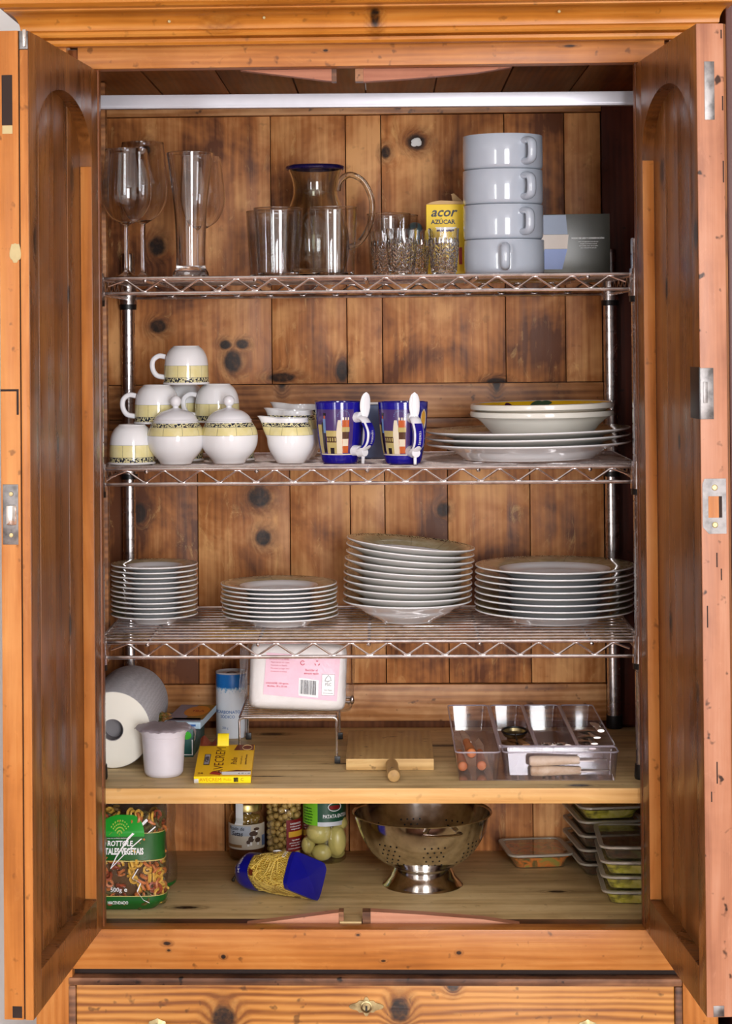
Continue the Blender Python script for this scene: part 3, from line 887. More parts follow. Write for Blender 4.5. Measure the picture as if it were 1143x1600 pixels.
for i in range(5):
    txt(['lavar con agua tibia antes de usar', 'no usar en el horno ni en el', 'microondas, secar con un paño', 'suave después de cada uso', ''][i] or ' .', 0.0026, M['whiteink'], pc, lambda a, b, i=i: f2(a + 0.036, b + 0.060 - i * 0.0036))

# ------------------------------------------------------------------ second shelf: coffee set, mugs, serving dishes
YEL = (226, 214, 152)
M['cupchina'] = china('banded_cup_china', 'Z', [(0.0035, 0.0115, 'scroll'), (0.0122, 0.0325, YEL), (0.0115, 0.0122, (90, 90, 90)), (0.0325, 0.0329, (90, 90, 90))], lines=11)
cupo = sp2([(0.0225, 0.067), (0.0235, 0.0655), (0.030, 0.0595), (0.0355, 0.049), (0.0380, 0.036), (0.0388, 0.020), (0.0390, 0.008), (0.0402, 0.0028), (0.0412, 0.0008)], 5)
cupp = [(0, 0.066), (0.020, 0.066)] + cupo + [(0.0405, 0.0), (0.0392, 0.001), (0.0372, 0.012), (0.0365, 0.035), (0.028, 0.057), (0, 0.061)]


def cup(loc, ang, label):
    c = thing('coffee_cup', label, 'cup', loc, group='upside down coffee cups')
    MB().lathe(cupp, 64).obj('body', M['cupchina'], c, ang=40)
    h = smoothp([(0.0365, 0, 0.048), (0.0480, 0, 0.0495), (0.0580, 0, 0.042), (0.0590, 0, 0.028), (0.0520, 0, 0.016), (0.0380, 0, 0.0125)], 6)
    MB().tube(h, 0.0034, 8, sq=1.3).xf(Matrix.Rotation(ang, 4, 'Z')).obj('handle', M['white'], c)
    return c


HC = 0.067
cup((-0.4043, 0.110, S2), 1.75, 'white upside down cup with yellow band standing on the wire beside the sugar bowls')
cup((-0.3286, 0.200, S2), 1.3, 'upside down cup on the wire, hidden behind the first sugar bowl')
cup((-0.2395, 0.200, S2), 1.4, 'upside down cup on the wire, hidden behind the second sugar bowl')
cup((-0.3659, 0.155, S2 + HC), pi + 0.12, 'upside down cup of the middle tier nearest the grooved post')
cup((-0.2634, 0.186, S2 + HC), pi + 0.12, 'upside down cup of the middle tier beyond the sugar bowl knobs')
cup((-0.3292, 0.247, S2 + HC), 1.6, 'upside down cup of the middle tier set back between the other two')
cup((-0.3165, 0.178, S2 + 2 * HC), pi + 0.05, 'topmost upside down cup of the pyramid of coffee cups')

M['sugarchina'] = china('banded_sugar_china', 'Z', [(0.0635, 0.0700, 'scroll'), (0.0490, 0.0628, YEL), (0.0628, 0.0635, (80, 80, 80)), (0.0486, 0.0490, (90, 90, 90))], lines=9)
so = sp2([(0.0260, 0), (0.0275, 0.002), (0.0300, 0.006), (0.0440, 0.023), (0.0490, 0.040), (0.0475, 0.056), (0.0410, 0.0680), (0.0375, 0.0725)], 5)
lid = [(0.0362, 0.0725), (0.0388, 0.0728), (0.0390, 0.0742)] + sp2([(0.037, 0.0765), (0.0335, 0.082), (0.024, 0.089), (0.010, 0.0935), (0.005, 0.0955)], 4) + [(0.0046, 0.098)]
lid += [(0.0098 * sin(a), 0.1065 - 0.0098 * cos(a)) for a in [0.5 + i * (pi - 0.5) / 10 for i in range(11)]][:-1] + [(0, 0.1163)]


def sugar(loc, label):
    s = thing('sugar_bowl', label, 'sugar bowl', loc, group='lidded sugar bowls')
    MB().lathe([(0, 0.001)] + so + [(0.035, 0.072), (0.04, 0.06), (0, 0.01)], 64).obj('body', M['sugarchina'], s, ang=40)
    MB().lathe([(0, 0.073)] + lid, 48).obj('lid', M['white'], s, ang=40)


sugar((-0.3277, 0.100, S2), 'round lidded sugar bowl with yellow band, next to the lone cup on the wire')
sugar((-0.2365, 0.104, S2), 'round lidded sugar bowl with yellow band, next to the milk jugs')

M['jugchina'] = china('banded_jug_china', 'Z', [(0.0625, 0.0690, 'scroll'), (0.0480, 0.0618, YEL), (0.0618, 0.0625, (80, 80, 80)), (0.0476, 0.0480, (90, 90, 90))], lines=9)
jo2 = sp2([(0.0235, 0), (0.0250, 0.002), (0.0290, 0.008), (0.0375, 0.024), (0.0402, 0.038), (0.0380, 0.0535), (0.0325, 0.0655), (0.0300, 0.0720), (0.0300, 0.0765)], 5)


def spout(a, r, z):
    d = (a + pi / 2 + pi) % (2 * pi) - pi      # the lip reaches out towards -X
    k = max(0.0, (z - 0.040) / 0.0365)
    return r + 0.0275 * k ** 1.25 * math.exp(-(d / 0.40) ** 2), z + 0.004 * k * k * math.exp(-(d / 0.5) ** 2)


ji = [(r - 0.0028, z) for r, z in jo2[::-1] if z > 0.012]
mj = MB().lathe([(0, 0.001)] + jo2 + ji + [(0, 0.010)], 72, fn=spout).obj('milk_jug', M['jugchina'], None, (-0.1316, 0.110, S2), ang=40)
tag(mj, 'small round white milk jug with yellow band, in front of its two fellows', 'jug', 'milk jugs')
dup(mj, (-0.1265, 0.198, S2), rz=-0.12, label='milk jug behind the front one, only its rim showing', scale=(1, 1, 1.13))
dup(mj, (-0.1200, 0.286, S2), rz=-0.05, label='milk jug furthest back, its lip just showing over the others', scale=(1, 1, 1.22))

# blue souvenir mugs
mgo = sp2([(0.0285, 0), (0.0300, 0.0015), (0.0325, 0.012), (0.0362, 0.032), (0.0395, 0.060), (0.0415, 0.088), (0.0424, 0.1035)], 5)
mgi = [(0.0402, 0.1035), (0.0388, 0.08), (0.034, 0.03), (0.028, 0.008), (0, 0.007)]
mgr = prof_r(mgo)
P_ = {k: plain('print_' + k, c, 0.12, 0.5, var=v) for k, c, v in (('violet', (84, 62, 120), .2), ('sand', (206, 186, 120), .25), ('orange', (200, 96, 44), .15), ('ivory', (226, 214, 190), .08),
      ('umber', (84, 56, 40), .2), ('sky', (110, 140, 190), .1), ('dark', (44, 34, 40), .2), ('yolk', (232, 170, 50), .15), ('deepblue', (40, 40, 130), .2))}


def souvenir(loc, ang, label, second):
    m = thing('souvenir_mug', label, 'mug', loc, group='blue souvenir mugs')
    MB().lathe([(0, 0.001)] + mgo + [(0.0413, 0.1042)] + mgi, 64).obj('body', M['bluechina'], m, ang=40)
    W_ = lambda a, b, z0, z1, k, e=0.0004: wrap(mgr, a, b, z0, z1, P_[k], m, 'printed_patch', e)
    o = -0.32 if second else 0.0        # the picture is turned a little further on the second mug
    W_(o - 1.15, o + 0.62, 0.016, 0.092, 'violet', 0.0003)
    W_(o - 1.15, o + 0.62, 0.0145, 0.0165, 'ivory')
    # a little view of walls and two towers under a dark sky
    W_(o - 1.12, o - 0.85, 0.017, 0.066, 'sand'); W_(o - 0.84, o - 0.66, 0.019, 0.070, 'dark'); W_(o - 0.75, o - 0.62, 0.052, 0.076, 'sky', 0.0006)
    W_(o - 0.70, o - 0.63, 0.076, 0.081, 'orange', 0.0006); W_(o - 0.72, o - 0.58, 0.081, 0.086, 'dark', 0.0006)
    W_(o - 0.62, o - 0.08, 0.046, 0.056, 'sand'); W_(o - 0.62, o - 0.10, 0.036, 0.046, 'umber'); W_(o - 0.62, o - 0.10, 0.017, 0.036, 'sand')
    W_(o - 0.45, o - 0.25, 0.017, 0.027, 'dark', 0.0006)
    for q in range(4): W_(o - 0.58 + q * 0.12, o - 0.52 + q * 0.12, 0.038, 0.044, 'sand', 0.0006)
    wrap(mgr, o - 0.14, o + 0.14, 0.044, 0.074, P_['ivory'], m, 'printed_patch', 0.0005, shape=lambda u, v: (o + (u - 0.5) * 0.28 * (1 - 0.6 * v * v), 0.044 + 0.03 * v))
    W_(o - 0.13, o + 0.15, 0.017, 0.045, 'ivory', 0.0005)
    W_(o + 0.12, o + 0.42, 0.018, 0.074, 'orange', 0.0005); W_(o + 0.10, o + 0.44, 0.054, 0.062, 'sand', 0.0007); W_(o + 0.12, o + 0.42, 0.042, 0.054, 'umber', 0.0006)
    W_(o + 0.14, o + 0.40, 0.030, 0.042, 'ivory', 0.0006)
    for q in range(3): W_(o + 0.13 + q * 0.11, o + 0.19 + q * 0.11, 0.074, 0.0785, 'ivory', 0.0006)
    for q in range(11):
        a = pi * (q / 10)
        W_(o + 0.18 + 0.24 * cos(a) - 0.012, o + 0.18 + 0.24 * cos(a) + 0.012, 0.080 + 0.009 * sin(a), 0.0815 + 0.009 * sin(a), 'sky', 0.0006)
    if second:
        W_(0.72, 1.3, 0.016, 0.092, 'deepblue', 0.0003)
        wrap(mgr, 0.82, 1.18, 0.06, 0.09, P_['ivory'], m, 'printed_patch', 0.0005, shape=lambda u, v: (1.0 + (u - 0.5) * 0.42 * sqrt(max(0.02, 1 - (2 * v - 1) ** 2)), 0.056 + 0.036 * v))
        wrap(mgr, 0.85, 1.12, 0.066, 0.09, P_['yolk'], m, 'printed_patch', 0.0008, shape=lambda u, v: (0.97 + (u - 0.5) * 0.28 * sqrt(max(0.02, 1 - (2 * v - 1) ** 2)), 0.063 + 0.027 * v))
        for q in range(7): W_(0.8 + 0.07 * q, 0.84 + 0.07 * q, 0.02 + 0.004 * (q * 5 % 7), 0.034 + 0.003 * (q * 3 % 5), 'sky' if q % 2 else 'ivory', 0.0006)
    # handle: two lugs and a bowed strap with a blue lettered band
    R_ = Matrix.Rotation(ang, 4, 'Z')          # local -Y is outward
    hb = MB()
    top, bot = 0.078, 0.022
    hb.tube([(0, -0.037, top), (0, -0.051, top + 0.001)], [0.0095, 0.0085], 14)
    hb.tube([(0, -0.032, bot), (0, -0.048, bot)], [0.0095, 0.0085], 14)
    arc = smoothp([(0, -0.049, top - 0.001), (0, -0.060, top - 0.004), (0, -0.0705, top - 0.020), (0, -0.0715, top - 0.034), (0, -0.066, top - 0.046), (0, -0.054, bot + 0.002), (0, -0.047, bot)], 6)
    hb.tube(arc, 0.0094, 14, sq=0.5)
    hb.tube([(0, -0.0455, bot - 0.003), (0, -0.060, bot - 0.002)], [0.008, 0.0075], 12)
    hb.xf(R_); hb.obj('handle', M['white'], m)
    seg = arc[8:28]
    bb = MB()
    n = len(seg) - 1

    def bandf(u, v):
        f = v * n; i = min(int(f), n - 1); p = seg[i].lerp(seg[i + 1], f - i)
        d = (seg[i + 1] - seg[i]).normalized(); nn = Vector((0, -abs(d.z), d.y if d.z < 0 else -d.y))
        q = p + Vector((0, -1, 0)) * 0.0056 + Vector((0, 0, d.y * -0.2)) * 0.001
        return (-0.0066 + 0.0132 * u, q.y, q.z)
    bb.grid(bandf, 2, n)
    for x in (-0.0067, 0.0067):
        st_ = len(bb.bm.verts)
        bb.grid(lambda u, v: (x * 1.42, bandf(0, v)[1] + 0.0028 + 0.0058 * u, bandf(0, v)[2]), 1, n)
    bb.xf(R_); bb.obj('handle_band', M['bluechina'], m, fix=False)
    g = lambda a, b: R_ @ Vector((b, bandf(0.5, min(max(0.5 + a / 0.05, 0), 1))[1] - 0.0005, bandf(0.5, min(max(0.5 + a / 0.05, 0), 1))[2]))
    txt('T E N E R I F E'.replace(' ', ''), 0.0052, M['whiteink'], m, lambda a, b: g(a, b), 0.01, sp=1.3)
    return m


souvenir((-0.0471, 0.105, S2), 0.80, 'blue mug with a painted town view, next to the milk jugs', False)
souvenir((0.0604, 0.080, S2), 0.36, 'blue mug with painted town and yellow patch, next to the platters', True)


def spoon(loc, ang, label, tilt):
    s = MB()
    pts = [(0, 0, 0.0), (0, -0.0005, 0.02), (0, 0, 0.05), (0, 0.0005, 0.078)]
    s.tube(pts, [0.0027, 0.003, 0.0024, 0.0026], 10)

    def bf(u, v):
        a = 2 * pi * u; w = sqrt(max(0.004, 1 - (2 * v - 1) ** 2)) * (0.86 + 0.14 * v)
        return (0.0098 * w * cos(a), 0.0028 * w * sin(a) + 0.0035 * sin(pi * v) * 1, 0.0745 + 0.046 * v)
    s.grid(bf, 20, 14, True)
    o = s.obj('spoon', M['white'], None, loc, (tilt[0], tilt[1], ang))
    return tag(o, label, 'spoon', 'white porcelain spoons')


spoon((-0.0471 + 0.0545 * sin(0.80), 0.105 - 0.0545 * cos(0.80), S2 + 0.0005), 0.3, 'white porcelain spoon standing in the handle of the mug next to the jugs', (0, 0.06))
spoon((0.0604 + 0.0545 * sin(0.36), 0.080 - 0.0545 * cos(0.36), S2 + 0.0005), 0.1, 'white porcelain spoon standing in the handle of the mug next to the platters', (0, 0.0))

slb = thing('slate_box', 'slate blue box with a white rim between and behind the blue mugs', 'box', (0.017, 0.235, S2))
M['slate'] = plain('slate_blue_card', (84, 104, 150), 0.3)
MB().box(-0.042, 0.045, -0.012, 0.03, 0, 0.094, 0.003).obj('carton', M['slate'], slb)
MB().box(-0.043, 0.046, -0.013, 0.031, 0.0942, 0.0985, 0.0015).obj('lid', M['white'], slb)


# plates
def plate_prof(R, fr, h, well, rim=0.0033):
    o = [(0, 0.0022), (fr - 0.004, 0.0022), (fr - 0.003, 0), (fr, 0), (fr + 0.0015, 0.0022)]
    o += sp2([(fr + 0.004, 0.0035), (well * R, h * 0.42), (well * R + 0.25 * (1 - well) * R, h * 0.60), (R - 0.002, h - rim)], 4)
    o += [(R, h - rim * 0.6), (R - 0.0004, h - rim * 0.1), (R - 0.0018, h)]
    o += sp2([(well * R + 0.3 * (1 - well) * R, h * 0.60 + 0.0042), (well * R - 0.001, h * 0.42 + 0.0042), (fr, 0.0062), (fr * 0.5, 0.0056)], 4)
    o += [(0, 0.0055)]
    return o


def stack(n, R, fr, h, well, gap, loc, name, mat, cat, what, where, group, jit, tilt=lambda k: (0, 0), drift=(0, 0)):
    me = None
    for k in range(n):
        top = n - 1 - k
        lab = ('lowest' if k == 0 else ORD[top] if top == 0 else ORD[top] + ' from the top') + f' {what} in the stack {where}'
        p = (loc[0] + random.uniform(-jit, jit) + drift[0] * k, loc[1] + random.uniform(-jit, jit) + drift[1] * k, loc[2] + k * gap)
        rot = (tilt(k)[0], tilt(k)[1], random.uniform(0, 6))
        if me is None:
            me = MB().lathe(plate_prof(R, fr, h, well), 72).obj(name, mat, None, p, rot, ang=50)
            me.rotation_mode = 'ZYX'
            tag(me, lab, cat, group)
        else:
            dup(me, p, rot=rot, label=lab)


def rimmat(name, R, w0, w1, c=(178, 166, 128)):
    return china(name, 'R', [(R * w0, R * w1, c), (R * w1, R * 0.985, 'scroll'), (R * w0 - 0.0006, R * w0, (110, 104, 84))], lines=10)


stack(3, 0.177, 0.112, 0.0285, 0.72, 0.0112, (0.2791, 0.171, S2 + 0.0022), 'platter', rimmat('platter_china', 0.177, 0.76, 0.93, (190, 176, 132)), 'platter',
      'wide oval-looking white platter', 'under the yellow bowls', 'serving platters', 0.0015, lambda k: (0, -0.012 - 0.006 * (k > 0)))
# yellow painted bowls
t = NT('yellow_painted_glaze')
P = t.obj(); nz = t.sep(t.n('ShaderNodeTexCoord').outputs['Normal'])[2]
x, y, z = t.sep(P)
r = t.ma('SQRT', t.ma('ADD', t.ma('MULTIPLY', x, x), t.ma('MULTIPLY', y, y)))
ins = t.ma('MULTIPLY', t.ma('GREATER_THAN', nz, 0.1), t.ma('LESS_THAN', r, 0.1175))
yc = t.mix(t.maprange(t.noise(P, 30, 3), 0.3, 0.7), lin((236, 190, 30)), lin((222, 168, 12)))
t.base(t.mix(ins, lin((226, 222, 212)), yc), 0.1)
M['yellowbowl'] = t.m
bwp = [(0, 0.002), (0.074, 0.002), (0.075, 0), (0.078, 0), (0.079, 0.002)] + sp2([(0.083, 0.006), (0.098, 0.020), (0.110, 0.029), (0.1205, 0.033)], 4) + \
      [(0.1235, 0.0335), (0.1245, 0.0365), (0.1235, 0.0400), (0.121, 0.0408)] + sp2([(0.117, 0.0395), (0.105, 0.031), (0.090, 0.017), (0.078, 0.0085)], 4) + [(0, 0.007)]
zb = S2 + 0.0112 * 2 + 0.0098
for k, lab in ((0, 'lower cream bowl resting on the stack of platters'), (1, 'upper cream bowl painted yellow inside, on top of the other bowl')):
    b = thing('painted_bowl', lab, 'bowl', (0.3022 if k == 0 else 0.3030, 0.171, zb + 0.0135 * k), group='yellow painted bowls', rot=(0, -0.006 - 0.008 * k, 0))
    MB().lathe([(q_, z_ * 1.28) for q_, z_ in bwp], 72).obj('body', M['yellowbowl'], b, ang=50)
    if k == 1:
        lf = plain('painted_leaf', (60, 84, 60), 0.15); pm = plain('painted_plum', (70, 30, 54), 0.15)

        def blob(a, r0, da, dr, m, nm):
            def f(u, v):
                ww = sin(pi * u) ** 0.7
                rr = r0 + (v - 0.5) * dr * ww
                th = a + (u - 0.5) * da
                zz = (0.0085 + (rr - 0.078) * (0.0312 / 0.039)) * 1.28 + 0.0018
                return (rr * sin(th), -rr * cos(th), zz)
            MB().grid(f, 10, 4).obj(nm, m, b, fix=False)
        blob(pi - 0.02, 0.107, 0.30, 0.018, lf, 'painted_leaf'); blob(pi - 0.14, 0.112, 0.2, 0.008, lf, 'painted_leaf')
        blob(pi + 0.5, 0.107, 0.17, 0.014, pm, 'painted_plum'); blob(pi - 0.26, 0.103, 0.12, 0.010, pm, 'painted_plum')

# ------------------------------------------------------------------ third shelf: four stacks
stack(11, 0.0769, 0.036, 0.0165, 0.60, 0.00875, (-0.3802, 0.222, S3), 'small_plate', rimmat('small_plate_china', 0.0769, 0.66, 0.92), 'plate',
      'small white plate', 'beside the grooved post', 'small plates', 0.0012)
stack(8, 0.102, 0.051, 0.0190, 0.62, 0.0077, (-0.1566, 0.192, S3), 'dessert_plate', rimmat('dessert_plate_china', 0.102, 0.68, 0.93), 'plate',
      'white dessert plate', 'between small plates and soup plates', 'dessert plates', 0.0016, drift=(-0.0003, 0))
stack(10, 0.1135, 0.046, 0.0385, 0.66, 0.0112, (0.0654, 0.222, S3), 'soup_plate', rimmat('soup_plate_china', 0.1135, 0.70, 0.93), 'soup plate',
      'deep white soup plate', 'leaning in the shelf middle', 'soup plates', 0.0012, lambda k: (0.0, 0.004 + 0.0115 * min(k, 8)), drift=(0.0004, 0))
stack(8, 0.140, 0.076, 0.0225, 0.66, 0.0109, (0.3250, 0.222, S3), 'dinner_plate', rimmat('dinner_plate_china', 0.140, 0.70, 0.94), 'dinner plate',
      'wide white dinner plate', 'nearest the shaded wall', 'dinner plates', 0.0016)

# ------------------------------------------------------------------ on the wooden shelf
t = NT('shaded_embossed_tissue')
P = t.obj(); x, y, z = t.sep(P)
wv = t.n('ShaderNodeTexWave', wave_type='BANDS', bands_direction='Z'); wv.inputs['Scale'].default_value = 60; wv.inputs['Distortion'].default_value = 5
wv.inputs['Detail Scale'].default_value = 1.5
t.put(wv.inputs['Vector'], P)
t.base(t.mix(t.ma('MULTIPLY', wv.outputs[1], 0.35), lin((196, 195, 200)), lin((158, 157, 162))), 0.85, 0.2)  # white paper greyed here: shade on the roll's side put into the colour
t.bump(wv.outputs[1], 0.4, 0.001)
M['tissue_emb'] = t.m
t = NT('rolled_tissue_end')
P = t.obj(); x, y, z = t.sep(P)
r = t.ma('SQRT', t.ma('ADD', t.ma('MULTIPLY', x, x), t.ma('MULTIPLY', z, z)))
wv = t.ma('SINE', t.ma('MULTIPLY', r, 5200))
t.base(t.mix(t.maprange(wv, -1, 1, 0, 0.12), lin((238, 234, 222)), lin((214, 208, 194))), 0.85, 0.2)
M['tissue_end'] = t.m
M['core'] = plain('grey_card_core', (132, 128, 130), 0.8)


rl = thing('paper_roll', 'big white embossed paper roll lying on its side, grey core facing out', 'paper roll', (-0.4370, 0.080, ZW + 0.0656))
R_, L_, rc = 0.0655, 0.275, 0.0185
RX = Matrix.Rotation(radians(90), 4, 'X')
MB().lathe([(R_ - 0.0012, -0.0012), (R_, -0.004), (R_, -L_ + 0.004), (R_ - 0.004, -L_), (rc, -L_)], 72).xf(RX).obj('embossed_sheet', M['tissue_emb'], rl)
MB().lathe([(rc, -L_), (rc, 0), (R_ - 0.004, 0), (R_ - 0.0013, -0.0011)], 72).xf(RX).obj('roll_end', M['tissue_end'], rl)
MB().lathe([(rc - 0.0012, -L_ + 0.001), (rc - 0.0012, -0.001), (rc - 0.0001, -0.001), (rc - 0.0001, -L_ + 0.001)], 32).xf(RX).obj('core', M['core'], rl)
MB().lathe([(0, -0.03), (rc - 0.0013, -0.03)], 32).xf(RX).obj('core_depth', M['core'], rl)

M['tubplastic'] = plain('white_tub_plastic', (226, 222, 230), 0.35, 0.4)
M['film_lid'] = film('film_lid_plastic', (0.9, 0.88, 0.9), 0.16, 0.5, (178, 168, 176), 0.18, 0.6, 45)
tb = thing('plastic_tub', 'white plastic tub with a crinkled film lid on the wooden shelf', 'tub', (-0.3450, 0.033, ZW))
MB().lathe([(0, 0.003)] + sp2([(0.026, 0.003), (0.0275, 0), (0.031, 0.0035), (0.0328, 0.010), (0.0345, 0.04), (0.0362, 0.066)], 3) + [(0.0368, 0.0665), (0.0372, 0.0715), (0.0395, 0.0718), (0.0400, 0.0775), (0.0425, 0.0785), (0.0425, 0.0795), (0.036, 0.0795), (0.035, 0.07), (0.03, 0.006), (0, 0.005)], 64).obj('body', M['tubplastic'], tb, ang=40)
fl = MB()
fl.lathe([(0, 0.0815), (0.02, 0.0822), (0.036, 0.0822), (0.0440, 0.0812), (0.0475, 0.0788), (0.0478, 0.0782), (0.044, 0.0803), (0.036, 0.0808), (0.0, 0.0805)], 96,
         fn=lambda a, r, z: (r * (1 + (0.02 if r > 0.04 else 0) * sin(7 * a) + (0.012 if r > 0.04 else 0) * sin(17 * a + 1)), z + (0.0008 * sin(9 * a) + 0.0006 * sin(23 * a) if r > 0.03 else 0)))
fl.obj('film_lid', M['film_lid'], tb, ang=60)
tab = MB().grid(lambda u, v: (0.046 + 0.006 * v + 0.004 * sin(pi * v), -0.012 + 0.024 * u, 0.0785 - 0.021 * v * v), 4, 6)
tab.obj('lid_tab', M['film_lid'], tb)

# tea cartons and pouch
M['teal'] = plain('dark_teal_card', (16, 88, 82), 0.4, var=0.1)
M['tealside'] = plain('deep_teal_card', (20, 66, 72), 0.4)
M['green'] = plain('bright_green_print', (60, 190, 40), 0.4)
M['lightblue'] = plain('light_blue_card', (180, 208, 226), 0.4)
M['orange'] = plain('orange_print', (226, 140, 20), 0.4, var=0.1)
M['mauve'] = plain('mauve_print', (150, 142, 158), 0.4, var=0.15)
t1 = thing('tea_box', 'dark teal tea carton standing behind the white tub', 'box', (-0.3390, 0.253, ZW), rot=(0, 0, -0.04))
MB().box(-0.0330, 0.0330, -0.076, 0.076, 0, 0.0485, 0.0008).obj('carton', M['teal'], t1)
g1 = on_plane((0, -0.0764, 0), (1, 0, 0), (0, 0, 1))
quad([g1(0.006, 0.003), g1(0.031, 0.003), g1(0.031, 0.0045), g1(0.006, 0.0045)], M['whiteink'], t1)
quad([g1(0.0305, 0.003), g1(0.0322, 0.003), g1(0.0322, 0.03), g1(0.0305, 0.03)], M['whiteink'], t1)
bl = MB(); bl.face([bl.v(g1(0.022 + 0.008 * cos(a), 0.037 + 0.007 * sin(a))) for a in [i * pi / 8 for i in range(16)]])
bl.obj('print', M['green'], t1, fix=False)
t2 = thing('teabag_box', 'flat light blue carton with orange print lying on the teal box', 'box', (-0.3215, 0.262, ZW + 0.0486), rot=(0, 0, -0.085))
MB().box(-0.0325, 0.0325, -0.083, 0.083, 0, 0.0112, 0.0006).obj('carton', M['lightblue'], t2)
g2 = on_plane((0, 0, 0.0115), (1, 0, 0), (0, 1, 0))
quad([g2(-0.032, -0.06), g2(0.0, -0.06), g2(0.0, 0.082), g2(-0.032, 0.082)], M['mauve'], t2)
quad([g2(0.0, -0.06), g2(0.032, -0.06), g2(0.032, 0.082), g2(0.0, 0.082)], plain('olive_print', (160, 120, 30), 0.4, var=0.2), t2)
ob = MB(); ob.face([ob.v(g2(0.008 + 0.022 * cos(a), 0.02 + 0.05 * sin(a)) + Vector((0, 0, 0.0002))) for a in [i * pi / 10 for i in range(20)]])
ob.obj('print', M['orange'], t2, fix=False)
g2s = on_plane((0, 0, 0.0118), (0, 1, 0), (-1, 0, 0))
txt('TILA', 0.014, M['redink'], t2, lambda a, b: g2(0.010 + a * 0.8, 0.02 + b * 1.6) + Vector((0, 0, 0.0004)), 0.03)
quad([g2(-0.03, -0.07), g2(0.03, -0.07), g2(0.026, -0.045), g2(-0.02, -0.045)], plain('lilac_print', (110, 104, 130), 0.4, var=0.2), t2)
g3 = on_plane((0, -0.0834, 0), (1, 0, 0), (0, 0, 1))
quad([g3(0.012, 0.004), g3(0.024, 0.004), g3(0.024, 0.0075), g3(0.012, 0.0075)], plain('blue_ink', (50, 100, 170), 0.4), t2)
pouch = MB()


def pf(u, v):
    a = 2 * pi * u; w = sin(pi * min(max(v, 0.03), 0.97)) ** 0.5
    n_ = 1 + 0.18 * sin(5 * a + 7 * v) + 0.12 * sin(11 * a - 9 * v)
    return (-0.02 + 0.040 * v + 0.004 * sin(9 * a), 0.026 * w * cos(a) * n_, 0.0105 + 0.0088 * w * sin(a) * n_)


pouch.grid(pf, 40, 24, True)
t = NT('crumpled_foil_print'); nz = t.noise(t.obj(), 45, 4, 0.7, 1)
t.base(t.ramp(nz, [(0.3, lin((40, 56, 24))), (0.45, lin((96, 104, 56))), (0.55, lin((150, 96, 34))), (0.7, lin((180, 170, 140)))]), 0.25)
tag(pouch.obj('snack_pouch', t.m, None, (-0.374, 0.222, ZW + 0.0482 + 0.0014), (0, 0, 0.4)), 'crumpled green and brown foil pouch lying between the paper roll and the light blue carton', 'pouch')

# salt canister
t = NT('canister_print')
P = t.obj(); x, y, z = t.sep(P)
th = t.ma('ARCTAN2', x, y)
spl = t.noise(t.comb(t.ma('MULTIPLY', th, 3.0), 0.0, t.ma('MULTIPLY', z, 60)), 2.2, 5, 0.7)
edge = t.ma('ADD', z, t.ma('MULTIPLY', t.ma('SUBTRACT', spl, 0.5), 0.05))
col = t.mix(t.maprange(edge, 0.086, 0.089), lin((222, 228, 236)), lin((126, 178, 214)))
col = t.mix(t.maprange(t.ma('ADD', z, t.ma('MULTIPLY', t.ma('SUBTRACT', spl, 0.5), 0.014)), 0.091, 0.0925), col, lin((20, 110, 190)))
t.base(col, 0.3)
M['canister'] = t.m
sc = thing('bicarbonate_canister', 'white cardboard canister with a blue top band by the napkin pack', 'canister', (-0.2559, 0.362, ZW))
MB().lathe([(0, 0.001), (0.0280, 0), (0.0288, 0.002), (0.0288, 0.1165)], 56).obj('body', M['canister'], sc, ang=40)
MB().lathe([(0.0288, 0.1160), (0.0292, 0.1172), (0.0288, 0.1188), (0.0272, 0.1188), (0.0268, 0.1150), (0, 0.1148)], 56).obj('lid', plain('grey_lid', (190, 186, 188), 0.4), sc, ang=40)
MB().lathe([(0.006, 0.1149), (0.0085, 0.1162), (0.011, 0.1149)], 24).obj('lid_ring', plain('dark_lid_ring', (92, 92, 96), 0.4), sc)
M['bluetxt'] = plain('blue_lettering', (20, 100, 170), 0.4)
txt('BICARBONATO', 0.0075, M['bluetxt'], sc, on_can(0.0288, -0.26, 0.048), 0.012)
txt('SÓDICO', 0.0075, M['bluetxt'], sc, on_can(0.0288, -0.20, 0.0395), 0.012)
txt('200 g', 0.0055, M['bluetxt'], sc, on_can(0.0288, -0.35, 0.0195), 0.0)

# bouillon box
M['mustard'] = plain('mustard_carton', (236, 186, 16), 0.4, var=0.04)
M['brightyellow'] = plain('bright_yellow_carton', (252, 226, 20), 0.4, var=0.03)
M['brown'] = plain('brown_print', (104, 42, 20), 0.4, var=0.1)
bb_ = thing('bouillon_box', 'torn open yellow bouillon carton propped on its flap beside the tub', 'box', (-0.2415, -0.032, ZW + 0.0002), rot=(0, 0, 0.012))
T = Matrix.Rotation(radians(12), 4, 'X')
MB().box(-0.0468, 0.0468, 0.0, 0.128, 0.0, 0.0118, 0.0006).xf(T).obj('carton', M['mustard'], bb_)
gt = lambda a, b, e=0.0004: T @ Vector((a, b, 0.0118 + e))
gf = lambda a, b: T @ Vector((a, -0.0004, b))
quad([gf(-0.0466, 0.0002), gf(0.0466, 0.0002), gf(0.0466, 0.0116), gf(-0.0466, 0.0116)], M['brightyellow'], bb_)
MB().prism([(-0.02, 0.002), (0.0, 0.002), (0.0, 0.0265), (-0.02, 0.0265)], 'Y', 0.122, 0.1226).obj('torn_flap', M['card'], bb_, smooth=False)
fm = MB().grid(lambda u, v: T @ Vector((-0.016 + 0.019 * u, 0.122 + 0.018 * v, 0.012 + 0.016 * sin(pi * 0.6 * v))), 2, 6)
fm.obj('lid_flap', M['brightyellow'], bb_)
tr_ = MB().grid(lambda u, v: T @ Vector((-0.046 + 0.028 * u, 0.122 + 0.016 * v, 0.0122 + 0.006 * sin(7 * u) * v + 0.006 * v)), 10, 5)
tr_.obj('torn_flap', M['brown'], bb_)
